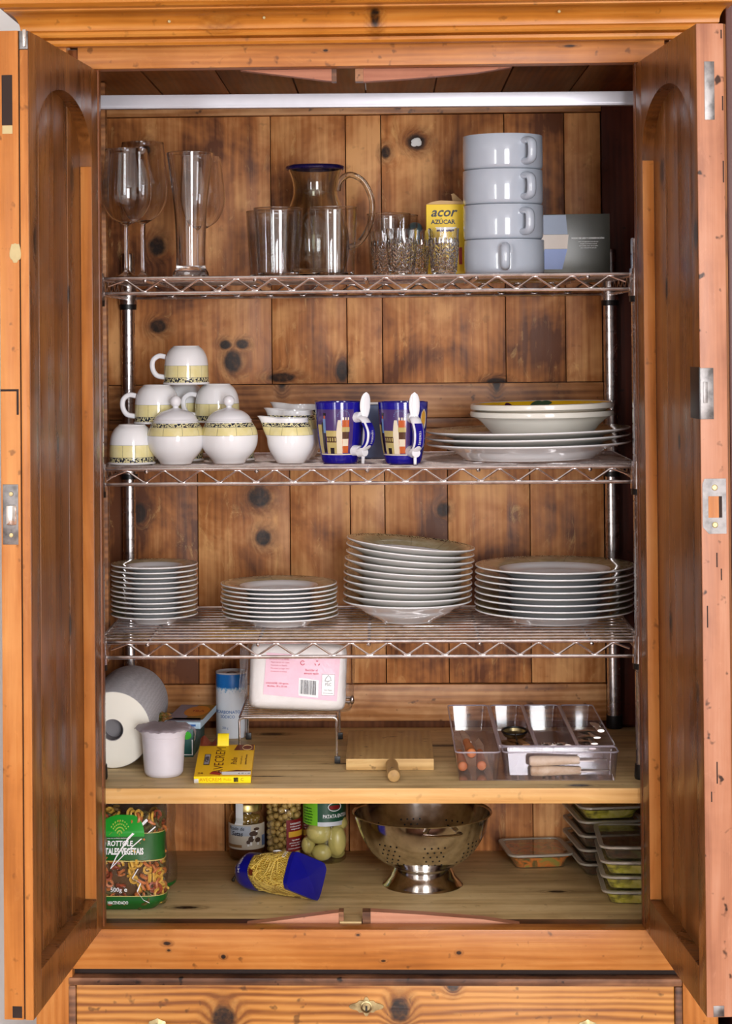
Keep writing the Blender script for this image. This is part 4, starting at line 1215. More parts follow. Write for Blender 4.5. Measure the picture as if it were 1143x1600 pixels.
rot90 = lambda a, b, ox, oy, k=1.0: gt(ox - b, oy + a)
txt('AVECREM', 0.0230, M['brown'], bb_, lambda a, b: gt(-0.008 - b, 0.064 + a * 1.08), 0.0)
txt('Pollo', 0.014, M['brown'], bb_, lambda a, b: gt(0.0165 - b, 0.060 + a * 1.0), 0.01, 0.2)
txt('caldo de pollo con', 0.0045, M['brown'], bb_, lambda a, b: gt(0.0275 - b, 0.063 + a * 1.0))
txt('ingredientes 100% naturales', 0.0045, M['brown'], bb_, lambda a, b: gt(0.0355 - b, 0.066 + a * 0.8), 0.02)
quad([gt(-0.0345, 0.045), gt(-0.0245, 0.045), gt(-0.0245, 0.088), gt(-0.0345, 0.088)], M['ink'], bb_, 'emblem_plate')
quad([gt(-0.0335, 0.047, .0006), gt(-0.0255, 0.047, .0006), gt(-0.0255, 0.086, .0006), gt(-0.0335, 0.086, .0006)], plain('emblem_grey', (150, 146, 150), 0.4), bb_, 'emblem_field')
txt('GB', 0.0105, M['ink'], bb_, lambda a, b: gt(-0.0295 - b * 0.8, 0.066 + a * 1.6, .0009), 0.03)
quad([gt(0.013, 0.104), gt(0.0462, 0.104), gt(0.0462, 0.1265), gt(0.018, 0.1265)], M['brown'], bb_, 'picture')
rg = MB().tube([gt(0.035 + 0.008 * cos(a), 0.115 + 0.010 * sin(a), 0.0006) for a in [i * pi / 10 for i in range(20)]], 0.0006, 6, closed=True)
rg.obj('picture_ring', M['card'], bb_)
quad([gt(-0.022, 0.0085), gt(-0.004, 0.004), gt(-0.001, 0.018), gt(-0.018, 0.0185)], M['redink'], bb_, 'picture')
quad([gt(-0.006, 0.017), gt(0.0, 0.005), gt(0.046, 0.005), gt(0.046, 0.018)], M['whiteink'], bb_)
quad([gt(0.004, 0.0185), gt(0.046, 0.0185), gt(0.046, 0.0225), gt(0.022, 0.024)], M['brown'], bb_, 'picture')
txt('24', 0.009, M['brown'], bb_, lambda a, b: gt(-0.037 + a, 0.0115 + b), 0.02)
txt('6 ¤ - ¤', 0.007, M['ink'], bb_, lambda a, b: gt(0.035 + a, 0.0105 + b), 0.02)
M['orangeink'] = plain('orange_lettering', (226, 120, 10), 0.4)
txt('AVECREM', 0.0088, M['orangeink'], bb_, lambda a, b: gf(-0.0195 + a * 0.95, 0.006 + b), 0.0)
txt('Pollo', 0.0065, M['orangeink'], bb_, lambda a, b: gf(0.0085 + a, 0.006 + b), 0.0)
quad([gf(0.0185, 0.002), gf(0.026, 0.002), gf(0.026, 0.0098), gf(0.0185, 0.0098)], M['ink'], bb_)
txt('C', 0.0075, M['brown'], bb_, lambda a, b: gf(0.0325 + a, 0.006 + b), 0.0)
quad([gf(-0.0466, 0.0004), gf(-0.039, 0.0004), gf(-0.0395, 0.0075), gf(-0.0466, 0.0075)], M['whiteink'], bb_)

# napkin pack on a chrome stand
std = thing('wire_stand', 'low chrome wire stand carrying the pack of napkins', 'stand', (-0.145, 0.225, ZW))
fr = MB()
zt = 0.078
x0, x1, y0, y1 = -0.079, 0.0875, -0.103, 0.105
loop = [(x0, y0, zt), (x1, y0, zt), (x1, y1, zt), (x0, y1, zt)]
pts = []
for i, (a, b, c) in enumerate(loop):
    for k in range(5):
        ang = pi + pi / 2 * i + pi / 2 * k / 4
        cxx, cyy = a + (0.008 if i in (0, 3) else -0.008), b + (0.008 if i in (0, 1) else -0.008)
        pts.append((cxx + 0.008 * cos(ang), cyy + 0.008 * sin(ang), c))
fr.tube(pts, 0.0022, 8, closed=True)
fr.obj('top_frame', M['chrome'], std)
sw = MB()
for i in range(9): sw.tube([(x0, y0 + (y1 - y0) * (i + 1) / 10, zt), (x1, y0 + (y1 - y0) * (i + 1) / 10, zt)], 0.0013, 6)
sw.obj('top_wires', M['chrome'], std)['kind'] = 'stuff'
for a, b in ((x0, y0), (x1, y0), (x1, y1), (x0, y1)):
    lg = MB().tube(smoothp([(a - 0.006 * (1 if a > 0 else -1), b, zt), (a, b, zt - 0.004), (a, b, zt - 0.02), (a, b, 0.003)], 5), 0.0022, 8)
    l = lg.obj('leg', M['chrome'], std)
    MB().box(a - 0.004, a + 0.006, b - 0.003, b + 0.003, 0.0, 0.012, 0.001).obj('foot', M['black'], l)
bk = MB()
for dz in (-0.004, 0.004): bk.tube([(x1 - 0.004, 0.0, zt + 0.012 + dz), (x1 + 0.024, 0.0, zt + 0.012 + dz)], 0.0026, 8)
bk.ball((x1 + 0.025, 0.0, zt + 0.012), 0.0075, 14, (0.6, 0.6, 1.1))
bk.tube([(x1 - 0.002, 0, zt), (x1 - 0.002, 0, zt + 0.018)], 0.002, 8)
bk.obj('side_bracket', M['chrome'], std)
np_ = thing('napkin_pack', 'pack of white paper napkins with a pink label in clear wrap', 'napkins', (-0.1265, 0.152, ZW + 0.0872), rot=(radians(-4), radians(2.0), 0))


def pillow(hx, hy, hz, e=4.0, bulge=0.0, wob=0.0):
    def f(u, v):
        a = 2 * pi * u; b = pi * (v - 0.5)
        sg = lambda q, p: math.copysign(abs(q) ** p, q)
        p = 2 / e
        X_ = hx * sg(cos(b), p) * sg(cos(a), p); Y_ = hy * sg(cos(b), 1.0) * sg(sin(a), 1.0 if e > 3 else p); Z_ = hz * sg(sin(b), p)
        w_ = 1 + wob * (sin(5 * a + 3 * b) + 0.6 * sin(11 * a - 7 * b))
        return (X_ * w_, Y_ * w_, Z_ * w_ + hz)
    return f


MB().grid(pillow(0.0835, 0.028, 0.0565, 11, 0, 0.004), 96, 48, True).obj('napkins', plain('white_napkin_paper', (240, 236, 234), 0.8), np_, ang=60)
M['wrap'] = film('clear_wrap', (1, 1, 1), 0.03, 0.0, rough=0.16, wrinkle=0.5, ws=24)
MB().grid(pillow(0.094, 0.032, 0.0595, 11, 0, 0.012), 96, 48, True).xf(Matrix.Translation((0.003, 0, -0.001))).obj('wrap', M['wrap'], np_, ang=60)
tail = MB().grid(lambda u, v: (-0.086 - 0.014 * u, -0.018 + 0.008 * sin(9 * v + 4 * u), 0.02 + 0.085 * v + 0.004 * sin(13 * u)), 10, 16)
tail.obj('wrap_end', film('crinkled_wrap', (0.96, 0.96, 0.97), 0.10, 0.12, (220, 220, 226), 0.1, 1.0, 60), np_)
M['pink'] = plain('pink_label', (240, 196, 214), 0.5, var=0.02)
M['redpink'] = plain('pink_red_ink', (206, 60, 90), 0.5)


def pk(a, b, e=0.0):       # a point on the front of the pack
    return Vector((a, -0.0295 - e + 0.008 * (abs(a) / 0.08) ** 6 + 0.006 * (abs(b - 0.0565) / 0.0565) ** 6, b))


lb = MB().grid(lambda u, v: pk(-0.058 + 0.004 * v + 0.127 * u - 0.0 * v, 0.0265 - 0.008 * u + (0.071 + 0.007 * u) * v * (1 - 0.05 * u), 0.0006), 24, 10)
lb.obj('label', M['pink'], np_, fix=False)
pf_ = lambda ox, oy, e=0.0012: (lambda a, b: pk(ox + a, oy + b, e))
for i, s_ in enumerate(['SERVILLETAS DE PAPEL', 'Papel tisú de dos capas', 'Fabricado en España', 'Mantener en lugar seco', 'Conservar el envase']):
    txt(s_, 0.0034, M['redpink'], np_, pf_(-0.032 + 0.002 * (i % 2), 0.087 - i * 0.0052), 0.0)
for i, s_ in enumerate(['UNIDADES 100 aprox.', 'Medidas 30 x 30 cm']):
    txt(s_, 0.0042, M['redpink'], np_, pf_(-0.034, 0.046 - i * 0.005), 0.02)
for i, s_ in enumerate(['Reciclar el', 'envase vacío']):
    txt(s_, 0.0050, M['redpink'], np_, pf_(0.024, 0.070 - i * 0.0055), 0.02)


def ring_mark(cx_, cz_, r_, gap, m, n=14):
    mk = MB()
    a0 = gap
    P0 = [(cx_ + r_ * cos(a0 + (2 * pi - 0.9) * i / n), cz_ + r_ * sin(a0 + (2 * pi - 0.9) * i / n)) for i in range(n + 1)]
    P1 = [(cx_ + r_ * 0.68 * cos(a0 + (2 * pi - 0.9) * i / n), cz_ + r_ * 0.68 * sin(a0 + (2 * pi - 0.9) * i / n)) for i in range(n + 1)]
    for i in range(n):
        mk.face([mk.v(pk(*P0[i], 0.0012)), mk.v(pk(*P0[i + 1], 0.0012)), mk.v(pk(*P1[i + 1], 0.0012)), mk.v(pk(*P1[i], 0.0012))])
    mk.obj('mark', m, np_, fix=False)


ring_mark(0.0085, 0.082, 0.0042, 0.6, M['redpink'])
for k in range(3):
    c0 = Vector((0.0335, 0, 0.082)); a = 2 * pi * k / 3 + pi / 2
    q = [c0 + 0.0052 * Vector((cos(a + d), 0, sin(a + d))) * f for d, f in ((-0.5, 0.95), (0.35, 1.0), (0.5, 0.62), (-0.3, 0.6))]
    quad([pk(p.x, p.z, 0.0012) for p in q], M['redpink'], np_, 'recycling_mark')
MB().grid(lambda u, v: pk(0.003 + 0.034 * u, 0.0265 + 0.030 * v - 0.003 * u, 0.0009), 2, 2).obj('barcode_field', M['whiteink'], np_, fix=False)
random.seed(3)
xx = 0.0055
while xx < 0.033:
    wdt = random.choice((0.0005, 0.0008, 0.0013))
    quad([pk(xx, 0.030 - 0.002 * (xx / 0.03), 0.0014), pk(xx + wdt, 0.030 - 0.002 * (xx / 0.03), 0.0014), pk(xx + wdt, 0.054 - 0.002 * (xx / 0.03), 0.0014), pk(xx, 0.054 - 0.002 * (xx / 0.03), 0.0014)], M['ink'], np_, 'bar')
    xx += wdt + random.choice((0.0005, 0.0007, 0.001))
MB().grid(lambda u, v: pk(0.0425 + 0.022 * u, 0.028 + 0.036 * v, 0.0009), 2, 2).obj('seal_border', M['ink'], np_, fix=False)
MB().grid(lambda u, v: pk(0.0429 + 0.0212 * u, 0.0284 + 0.0352 * v, 0.0012), 2, 2).obj('seal_field', M['whiteink'], np_, fix=False)
tree = MB().tube([pk(0.0535 + a, 0.0555 + b, 0.0015) for a, b in ((-0.006, -0.003), (-0.002, -0.003), (-0.001, -0.005), (0.0, -0.003), (0.005, -0.002), (0.003, 0.004), (0.0, 0.0065), (-0.004, 0.002), (-0.006, -0.003))], 0.0004, 5)
tree.obj('seal_tree', M['ink'], np_)
txt('FSC', 0.0068, M['ink'], np_, pf_(0.0535, 0.0465, 0.0014))
txt('MIX Papel', 0.0032, M['ink'], np_, pf_(0.0535, 0.037, 0.0014))
txt('de fuentes responsables', 0.0018, M['ink'], np_, pf_(0.0535, 0.032, 0.0014), 0.02)

# cutting board
cb = thing('cutting_board', 'thick little wooden cutting board with a turned peg handle', 'cutting board', (0.0332, 0.0645, ZW))
MB().box(-0.0740, 0.0740, 0.0008, 0.246, 0.0003, 0.0195, 0.0008).obj('board', M['board'], cb)
label_on(MB().box(-0.0738, 0.0738, 0.0, 0.0012, 0.0005, 0.0192, 0.0004).obj('end_grain', M['boardend'], cb), 'paler end grain face of the board')
MB().lathe([(0, 0)] + sp2([(0.0075, 0.0), (0.0098, 0.003), (0.0104, 0.012), (0.0098, 0.03), (0.0105, 0.06), (0.0108, 0.085), (0.0098, 0.0935)], 4) + [(0.006, 0.0955), (0, 0.096)], 24).xf(
    Matrix.Translation((0.003, 0.0, 0.0108)) @ Matrix.Rotation(0.035, 4, 'Z') @ Matrix.Rotation(radians(90), 4, 'X')).obj('handle', M['board'], cb)

# ------------------------------------------------------------------ cutlery tray and what lies in it
M['tray'] = film('clear_tray_plastic', (0.92, 0.89, 0.92), 0.06, 0.022, (206, 196, 212), 0.08)
M['trayrim'] = film('tray_rim_plastic', (0.9, 0.88, 0.9), 0.2, 0.4, (206, 198, 212), 0.1)
tray = thing('cutlery_tray', 'clear plastic cutlery tray with five compartments at the shaded end of the shelf', 'tray', (0.2740, -0.022, ZW))
TX, TY, TH = 0.1330, 0.425, 0.0475


def wallx(mb, x, y0, y1, h, th=0.0014):       # upright wall along Y with a rolled top
    mb.box(x - th / 2, x + th / 2, y0, y1, 0.001, h)


b = MB()
b.box(-TX + 0.006, TX - 0.006, 0.006, TY - 0.006, 0.0002, 0.0016)
b.obj('bottom', M['tray'], tray)
b = MB()


def rrect(x0, x1, y0, y1, r, n=6):
    P = []
    for i, (cx_, cy_) in enumerate(((x1 - r, y0 + r), (x1 - r, y1 - r), (x0 + r, y1 - r), (x0 + r, y0 + r))):
        for k in range(n + 1):
            a = -pi / 2 + i * pi / 2 + pi / 2 * k / n
            P.append((cx_ + r * cos(a), cy_ + r * sin(a)))
    return P


def shell(mb, x0, x1, y0, y1, z0, z1, r, taper, lip=0.0):
    lv = [(taper, z0, r * 0.8), (taper * 0.8, z0 + 0.003, r), (0.0, z1, r)]
    if lip: mb.mat(M['tray'])
    rings = [[mb.v((p[0], p[1], z)) for p in rrect(x0 + t_, x1 - t_, y0 + t_, y1 - t_, rr)] for t_, z, rr in lv]
    for A, B in zip(rings, rings[1:]):
        for i in range(len(A)): mb.face([A[i], A[(i + 1) % len(A)], B[(i + 1) % len(A)], B[i]])
    if lip:
        mb.mat(M['trayrim']); mb.tube([(p[0], p[1], z1) for p in rrect(x0, x1, y0, y1, r)], 0.0014, 6, closed=True)
    return mb


shell(b, -TX, -0.0600, 0.0, TY, 0.0005, TH, 0.010, 0.005, 0.002)
b.obj('long_compartment', M['tray'], tray)
b = MB(); shell(b, -0.0555, TX, 0.0, 0.047, 0.0005, TH, 0.010, 0.005, 0.002); b.obj('front_compartment', M['tray'], tray)
for a, c in ((-0.0555, 0.0015), (0.0055, 0.0695), (0.0735, TX)):
    b = MB(); shell(b, a, c, 0.0515, TY, 0.0005, TH, 0.010, 0.005, 0.002); b.obj('long_compartment', M['tray'], tray)
b = MB()
for x in (-0.0578, 0.0035, 0.0715):
    b.tube([(x, 0.053, TH - 0.001), (x, TY - 0.004, TH - 0.001)], 0.0030, 10)
b.obj('divider_ridges', M['trayrim'], tray)['kind'] = 'stuff'
M['spoonsteel'] = metal('brushed_cutlery_steel', (222, 214, 204), 0.34)
M['handlewood'] = wood('orange_handle_wood', (150, 76, 36), (196, 110, 58), (216, 140, 86), 'Y', (), 0.4)
M['handlepale'] = wood('pale_handle_wood', (196, 166, 132), (226, 206, 176), (238, 224, 204), 'X', (), 0.45)


def cut_obj(name, mb, mat, label, cat, group, loc, rot):
    o = mb.obj(name, mat, None, loc, rot); return tag(o, label, cat, group)


def fork_mesh():
    m = MB()
    m.tube([(0, 0, 0.0012), (0, 0.03, 0.0016), (0, 0.075, 0.002), (0, 0.10, 0.0035), (0, 0.118, 0.003)], [0.0062, 0.0055, 0.003, 0.0026, 0.008], 10, sq=0.28)
    m.tube([(0, 0.116, 0.003), (0, 0.132, 0.0015)], [0.0085, 0.0105], 10, sq=0.15)
    for x in (-0.0084, -0.0028, 0.0028, 0.0084): m.tube([(x, 0.130, 0.0015), (x, 0.155, 0.001), (x * 0.96, 0.178, 0.0045)], [0.0017, 0.0016, 0.0007], 6, sq=0.6)
    return m


def tspoon_mesh():
    m = MB()
    m.tube([(0, 0, 0.0012), (0, 0.03, 0.0016), (0, 0.08, 0.002), (0, 0.115, 0.0035), (0, 0.128, 0.002)], [0.0062, 0.0055, 0.003, 0.0026, 0.005], 10, sq=0.28)
    m.grid(lambda u, v: (0.0175 * sin(pi * min(max(v, .03), .97)) ** 0.6 * cos(2 * pi * u), 0.122 + 0.055 * v, 0.0035 + 0.0052 * sin(pi * v) * (-1) + 0.0022 + 0.0022 * sin(pi * min(max(v, .03), .97)) ** 0.6 * sin(2 * pi * u) + 0.004 * cos(2 * pi * u) ** 2 * sin(pi * v)), 24, 12, True)
    return m


def tknife_mesh():
    m = MB()
    m.tube([(0, 0, 0.0016), (0, 0.05, 0.0022), (0, 0.095, 0.002)], [0.0058, 0.0062, 0.004], 10, sq=0.45)
    m.prism([(-0.005, 0.094), (0.007, 0.094), (0.0088, 0.15), (0.006, 0.18), (-0.004, 0.196), (-0.0055, 0.15)], 'Z', 0.0016, 0.0026)
    return m


fk = None
for i, (x, y, r_) in enumerate(((0.0210, 0.085, 0.0), (0.032, 0.078, 0.0), (0.0435, 0.088, 0.0), (0.0560, 0.08, 0.0))):
    lab = ['steel fork at the spatula side of the fork compartment', 'second steel fork counted from the spatulas', 'second steel fork counted from the spoons', 'steel fork nearest the spoons'][i]
    L = (0.274 + x, -0.022 + y - 0.018, ZW + 0.038 + 0.007 * (i % 2)); R3 = (-0.185, 0, r_)
    fk = cut_obj('fork', fork_mesh(), M['spoonsteel'], lab, 'fork', 'forks in the tray', L, R3) if fk is None else (dup(fk, L, rot=R3, label=lab))
ts = None
for i, (x, y, r_) in enumerate(((0.0995, 0.09, 0.0), (0.102, 0.083, -0.02), (0.107, 0.087, 0.02))):
    lab = ['steel spoon beside the forks', 'middle one of three steel spoons in the tray', 'steel spoon along the outer tray wall'][i]
    L = (0.274 + x, -0.022 + y, ZW + 0.034 + 0.0095 * i); R3 = (-0.14, 0, r_)
    ts = cut_obj('spoon', tspoon_mesh(), M['spoonsteel'], lab, 'spoon', 'spoons in the tray', L, R3) if ts is None else dup(ts, L, rot=R3, label=lab)
cut_obj('table_knife', tknife_mesh(), M['spoonsteel'], 'steel table knife lying across the spoons in the tray', 'knife', None, (0.274 + 0.1125, 0.055, ZW + 0.066), (-0.12, 0, -0.02))


def woodknife(loc, rot, label, n1, pale=False, L=0.10):
    q = 0.42 if pale else 1.0
    k = thing('kitchen_knife', label, 'knife', loc, group='wood handled knives', rot=rot)
    hm = M['handlepale'] if pale else M['handlewood']
    MB().lathe([(0, 0)] + sp2([(0.0055, 0.0005), (0.0082, 0.004), (0.0086, 0.02), (0.0070, 0.06), (0.0062, L - 0.002)], 4) + [(0, L)], 20).xf(Matrix.Rotation(radians(-90), 4, 'X')).obj('handle', hm, k)
    MB().prism([(-0.005, L - 0.004), (0.008, L - 0.004), (0.009, L + 0.05 * q), (0.002, L + 0.105 * q), (-0.004, L + 0.08 * q)], 'Z', -0.0007, 0.0007).obj('blade', M['spoonsteel'], k, smooth=False)
    if not pale:
        MB().lathe([(0.0088, 0.004), (0.0092, 0.006), (0.0088, 0.008)], 20).xf(Matrix.Rotation(radians(-90), 4, 'X')).obj('ring', M['brass'], k)


woodknife((0.170, 0.045, ZW + 0.032), (0.0, 0, 0.05), 'orange wood handled knife lying uppermost in the narrow compartment', 0)
woodknife((0.1545, 0.03, ZW + 0.013), (0.03, 0, 0.02), 'orange wood handled knife against the tray side wall', 0)
woodknife((0.186, 0.035, ZW + 0.013), (0.03, 0, -0.01), 'orange wood handled knife low in the narrow compartment by the divider', 0)
woodknife((0.264, 0.001, ZW + 0.0125), (0, radians(3), radians(-88)), 'lower pale wood handled knife lying crosswise in the front compartment', 0, True, 0.085)
woodknife((0.262, -0.003, ZW + 0.0295), (0, radians(1), radians(-85)), 'upper pale wood handled knife lying crosswise in the front compartment', 0, True, 0.085)
M['brownwood'] = wood('dark_spatula_wood', (84, 52, 26), (128, 88, 46), (160, 118, 70), 'Y', (), 0.5)
for i, (x, r_, lab) in enumerate(((-0.029, 0.0, 'flat brown wooden spatula beside the narrow compartment'), (-0.0125, 0.03, 'flat brown wooden spatula slanting under the strainer'))):
    m = MB().prism([(-0.006, 0), (0.006, 0), (0.0045, 0.12), (0.015, 0.16), (0.014, 0.21), (-0.014, 0.21), (-0.015, 0.16), (-0.0045, 0.12)], 'Z', 0, 0.0045)
    cut_obj('wooden_spatula', m, M['brownwood'], lab, 'spatula', 'wooden spatulas', (0.274 + x, 0.050, ZW + 0.036 + 0.006 * i), (-0.135, 0, r_))
stn = thing('tea_strainer', 'small round strainer with a black ring lying on the spatulas', 'strainer', (0.2520, 0.215, ZW + 0.036), rot=(0.12, 0, 0))
MB().lathe([(0.0215, 0.0), (0.020, -0.006), (0.012, -0.012), (0, -0.014)], 32).obj('bowl', M['brass'], stn)
MB().tube([(0.0215 * cos(2 * pi * i / 32), 0.0215 * sin(2 * pi * i / 32), 0.0008) for i in range(32)], 0.002, 8, closed=True).obj('ring', M['black'], stn)
MB().tube([(0, -0.0215, 0.0008), (0.002, -0.06, -0.002)], 0.0018, 8).obj('handle', M['black'], stn)

# ------------------------------------------------------------------ lower floor: pasta bags
M['bagfilm'] = film('pasta_bag_film', (0.97, 0.97, 0.97), 0.02, 0.0, rough=0.10, wrinkle=0.9, ws=26)
M['baggreen'] = plain('green_bag_print', (22, 96, 32), 0.3, var=0.15)
M['leafgreen'] = plain('bright_green_badge', (30, 160, 46), 0.3, var=0.05)
M['limeprint'] = plain('lime_print', (150, 190, 60), 0.3)
M['pastaY'] = plain('yellow_pasta', (232, 182, 74), 0.45, var=0.1)
M['pastaO'] = plain('orange_pasta', (206, 120, 60), 0.45, var=0.1)
M['pastaR'] = plain('tomato_pasta', (162, 76, 44), 0.45, var=0.1)
M['pastaG'] = plain('spinach_pasta', (92, 84, 40), 0.45, var=0.1)
M['bagdark'] = plain('bag_inside', (96, 64, 28), 0.8)
BH = 0.186


def bagp(u, v, e=0.0):
    """surface of a standing bag; u turns round (0.5 = facing front), v climbs"""
    a = 2 * pi * u
    z = BH * v
    k = min(1.0, 0.55 + v * 6) if v < 0.08 else 1.0
    top = max(0.0, (v - 0.70) / 0.30)
    hx = (0.0660 * k ** 0.5 + 0.0015 * sin(9 * v)) * (1 - 0.16 * top) + e
    hy = 0.0345 * k ** 0.6 * (1 - 0.80 * top) + e
    p = 2 / 3.2
    sg = lambda q: math.copysign(abs(q) ** p, q)
    wob = 0.0016 * sin(5 * a + 11 * v) * (0.4 + 2.2 * top)
    return Vector((-(hx + wob) * sg(sin(a)), (hy + wob) * sg(cos(a)), z + 0.0012 + 0.006 * top * sin(6 * a)))


def bag_patch(u0, u1, v0, v1, mat, parent, name, e=0.0006, lo=None):
    g = MB().grid(lambda u, v: bagp(u0 + (u1 - u0) * u, (lo(u) if lo else v0) + (v1 - (lo(u) if lo else v0)) * v, e), 30, 8)
    return g.obj(name, mat, parent, fix=False)


curls = []


def curl_mesh(k):
    m = MB()
    pts = []; rr = []
    for i in range(15):
        t_ = i / 14
        a = t_ * 2 * pi * (1.45 + 0.2 * k)
        r0 = 0.0078 * (1 - 0.5 * t_)
        pts.append((r0 * cos(a), r0 * sin(a), -0.005 + 0.010 * t_)); rr.append(0.0027 - 0.0006 * t_)
    m.tube(pts, rr, 5)
    return m


def pasta_bag(loc, rz, label, front):
    bg = thing('pasta_bag', label, 'pasta bag', loc, rz)
    inner = MB().grid(lambda u, v: bagp(u, v * 0.80, -0.0145) + Vector((0, 0, 0.002)), 40, 16, True)
    inner.obj('dark_filling', M['bagdark'], bg)
    random.seed(11 if front else 5)
    done = []
    made = {}
    tries = 0
    want = 190 if front else 60
    while len(done) < want and tries < 4000:
        tries += 1
        u = random.uniform(0.20, 0.80) if random.random() < 0.8 else random.uniform(0.05, 0.28)
        v = random.uniform(0.06, 0.84)
        if not front: u = random.uniform(0.12, 0.6)
        p = bagp(u, v, -0.0085)
        if any((p - q).length < 0.0074 for q in done): continue
        done.append(p)
        c = random.choice(('pastaY', 'pastaY', 'pastaO', 'pastaO', 'pastaR', 'pastaG'))
        if c not in made:
            o = curl_mesh(len(made) % 2).obj('pasta_curl', M[c], bg, p); made[c] = o
        else:
            o = dup(made[c], p, parent=bg)
        o.rotation_euler = (random.uniform(0, 6), random.uniform(0, 6), random.uniform(0, 6))
        s_ = random.uniform(0.95, 1.2); o.scale = (s_, s_, s_)
    if front:
        bag_patch(0.0, 1.0, 0.0, 0.125, M['baggreen'], bg, 'green_base_print')
        bag_patch(0.20, 0.80, 0.45, 0.685, M['baggreen'], bg, 'green_band_print', lo=lambda u: 0.45 + 0.045 * (1 - min(u / 0.35, 1)) ** 1.2)
        for v_ in (0.127, 0.687): bag_patch(0.20, 0.80, v_, v_ + 0.006, plain('gold_line', (206, 190, 110), 0.4), bg, 'gold_line', 0.0008)
        bag_patch(0.25, 0.80, 0.438, 0.446, plain('gold_line_b', (206, 190, 110), 0.4), bg, 'gold_line', 0.0008)
        bd = MB().grid(lambda u, v: bagp(0.488 + (u - 0.5) * 0.135 * sqrt(max(0.0, 1 - v ** 2.2)), 0.66 + 0.185 * v, 0.0011), 20, 14)
        bd.obj('green_badge', M['leafgreen'], bg, fix=False)
        fpt = lambda a, b, e=0.0016: bagp(0.5 + 0.0, 0.0, 0) * 0 + Vector((a, bagp(0.5, min(max(b / BH, 0.02), 0.98), e).y + 0.012 * (abs(a) / 0.066) ** 4, b))
        wh = MB()
        for i in range(9):
            a = -1.0 + 0.25 * i
            for j in range(5):
                c_ = (-0.009 + 0.010 * j * sin(a) * 0.42 + 0.0, 0.128 + 0.0105 * j * cos(a) * 0.42 * (1.15))
                if j == 0 and i % 2: continue
                wh.ball(fpt(c_[0] + 0.002, c_[1] + 0.0, 0.0018), 0.0013, 6, (1, 0.25, 1.5))
        wh.obj('wheat_print', M['limeprint'], bg)['kind'] = 'stuff'
        txt('TROTTOLE', 0.0118, M['whiteink'], bg, lambda a, b: fpt(-0.0095 + a * 0.80, 0.1125 + b), 0.03, 0.12)
        txt('VEGETALES VEGETAIS', 0.0145, M['whiteink'], bg, lambda a, b: fpt(-0.0095 + a * 0.60, 0.0995 + b), 0.04)
        txt('pasta con verduras deshidratadas', 0.0030, M['whiteink'], bg, lambda a, b: fpt(-0.009 + a, 0.1215 + b))
        txt('500g', 0.0100, M['whiteink'], bg, lambda a, b: fpt(-0.0135 + a, 0.036 + b), 0.008)
        txt('e', 0.0110, M['whiteink'], bg, lambda a, b: fpt(0.0025 + a, 0.0365 + b), 0.02)
        txt('HACENDADO', 0.0075, M['whiteink'], bg, lambda a, b: fpt(-0.0105 + a * 0.72, 0.0145 + b), 0.02)
        rbp = [(0.038, 0.150), (0.008, 0.122), (-0.012, 0.092), (-0.022, 0.072)]
        rb_ = [(-0.022, 0.072), (0.008, 0.103), (0.052, 0.139)]
        rc_ = [(0.024, 0.072), (0.014, 0.056), (0.028, 0.048), (0.022, 0.034), (0.032, 0.020), (0.042, 0.015)]  # lower white zigzag strip; the two above are tie ribbon
        for P_l, w0, w1 in ((rbp, 0.0032, 0.0006), (rb_, 0.0008, 0.0014), (rc_, 0.001, 0.002)):
            n_ = len(P_l) - 1
            rbm = MB()
            vs = []
            for i, (a, b_) in enumerate(P_l):
                wd = w0 + (w1 - w0) * i / n_
                vs.append((rbm.v(fpt(a - wd * 0.5, b_ + wd * 0.5, 0.004)), rbm.v(fpt(a + wd * 0.5, b_ - wd * 0.5, 0.004))))
            for A, B in zip(vs, vs[1:]): rbm.face([A[0], A[1], B[1], B[0]])
            rbm.obj('white_strip', M['whiteink'], bg, fix=False)
    else:
        bag_patch(0.20, 0.75, 0.0, 0.10, M['baggreen'], bg, 'green_base_print')
        bag_patch(0.18, 0.36, 0.40, 0.62, plain('lilac_label', (150, 150, 196), 0.4, var=0.1), bg, 'label_print')
        lt = MB().grid(lambda u, v: bagp(0.44 + 0.09 * u, 0.90 + 0.12 * v, 0.002), 4, 4); lt.obj('yellow_tab', plain('yellow_tab', (190, 190, 40), 0.4), bg)
    MB().grid(lambda u, v: bagp(u, v, 0.0002), 72, 40, True).obj('film', M['bagfilm'], bg, ang=60)
    return bg


pasta_bag((-0.4085, 0.0345, ZB), 0.0, 'clear bag of coloured pasta curls with green print, standing by the door', True)
pasta_bag((-0.4030, 0.135, ZB), -0.12, 'second bag of pasta curls half hidden behind the green printed one', False)

# jars
M['jarglass'] = film('jar_glass', (0.98, 0.99, 0.97), 0.05, 0.0, rough=0.02)
M['goldlid'] = metal('gold_jar_lid', (206, 186, 120), 0.25)


def jar(name, label, loc, R, H, lidz, cat='jar'):
    j = thing(name, label, cat, loc)
    pr = sp2([(R * 0.86, 0.0), (R * 0.97, 0.003), (R, 0.009), (R, 0.016), (R, H * 0.4), (R, H * 0.70), (R, H * 0.74), (R * 0.97, H * 0.80), (R * 0.82, H * 0.88), (R * 0.80, H)], 4)
    MB().lathe([(0, 0.002)] + pr, 56).obj('glass', M['jarglass'], j, ang=60)
    if lidz:
        MB().lathe([(R * 0.81, H - 0.006), (R * 0.86, H - 0.006), (R * 0.87, H + 0.005), (R * 0.83, H + 0.0075), (0, H + 0.007)], 48).obj('lid', M['goldlid'], j, ang=40)
    return j, prof_r(pr)


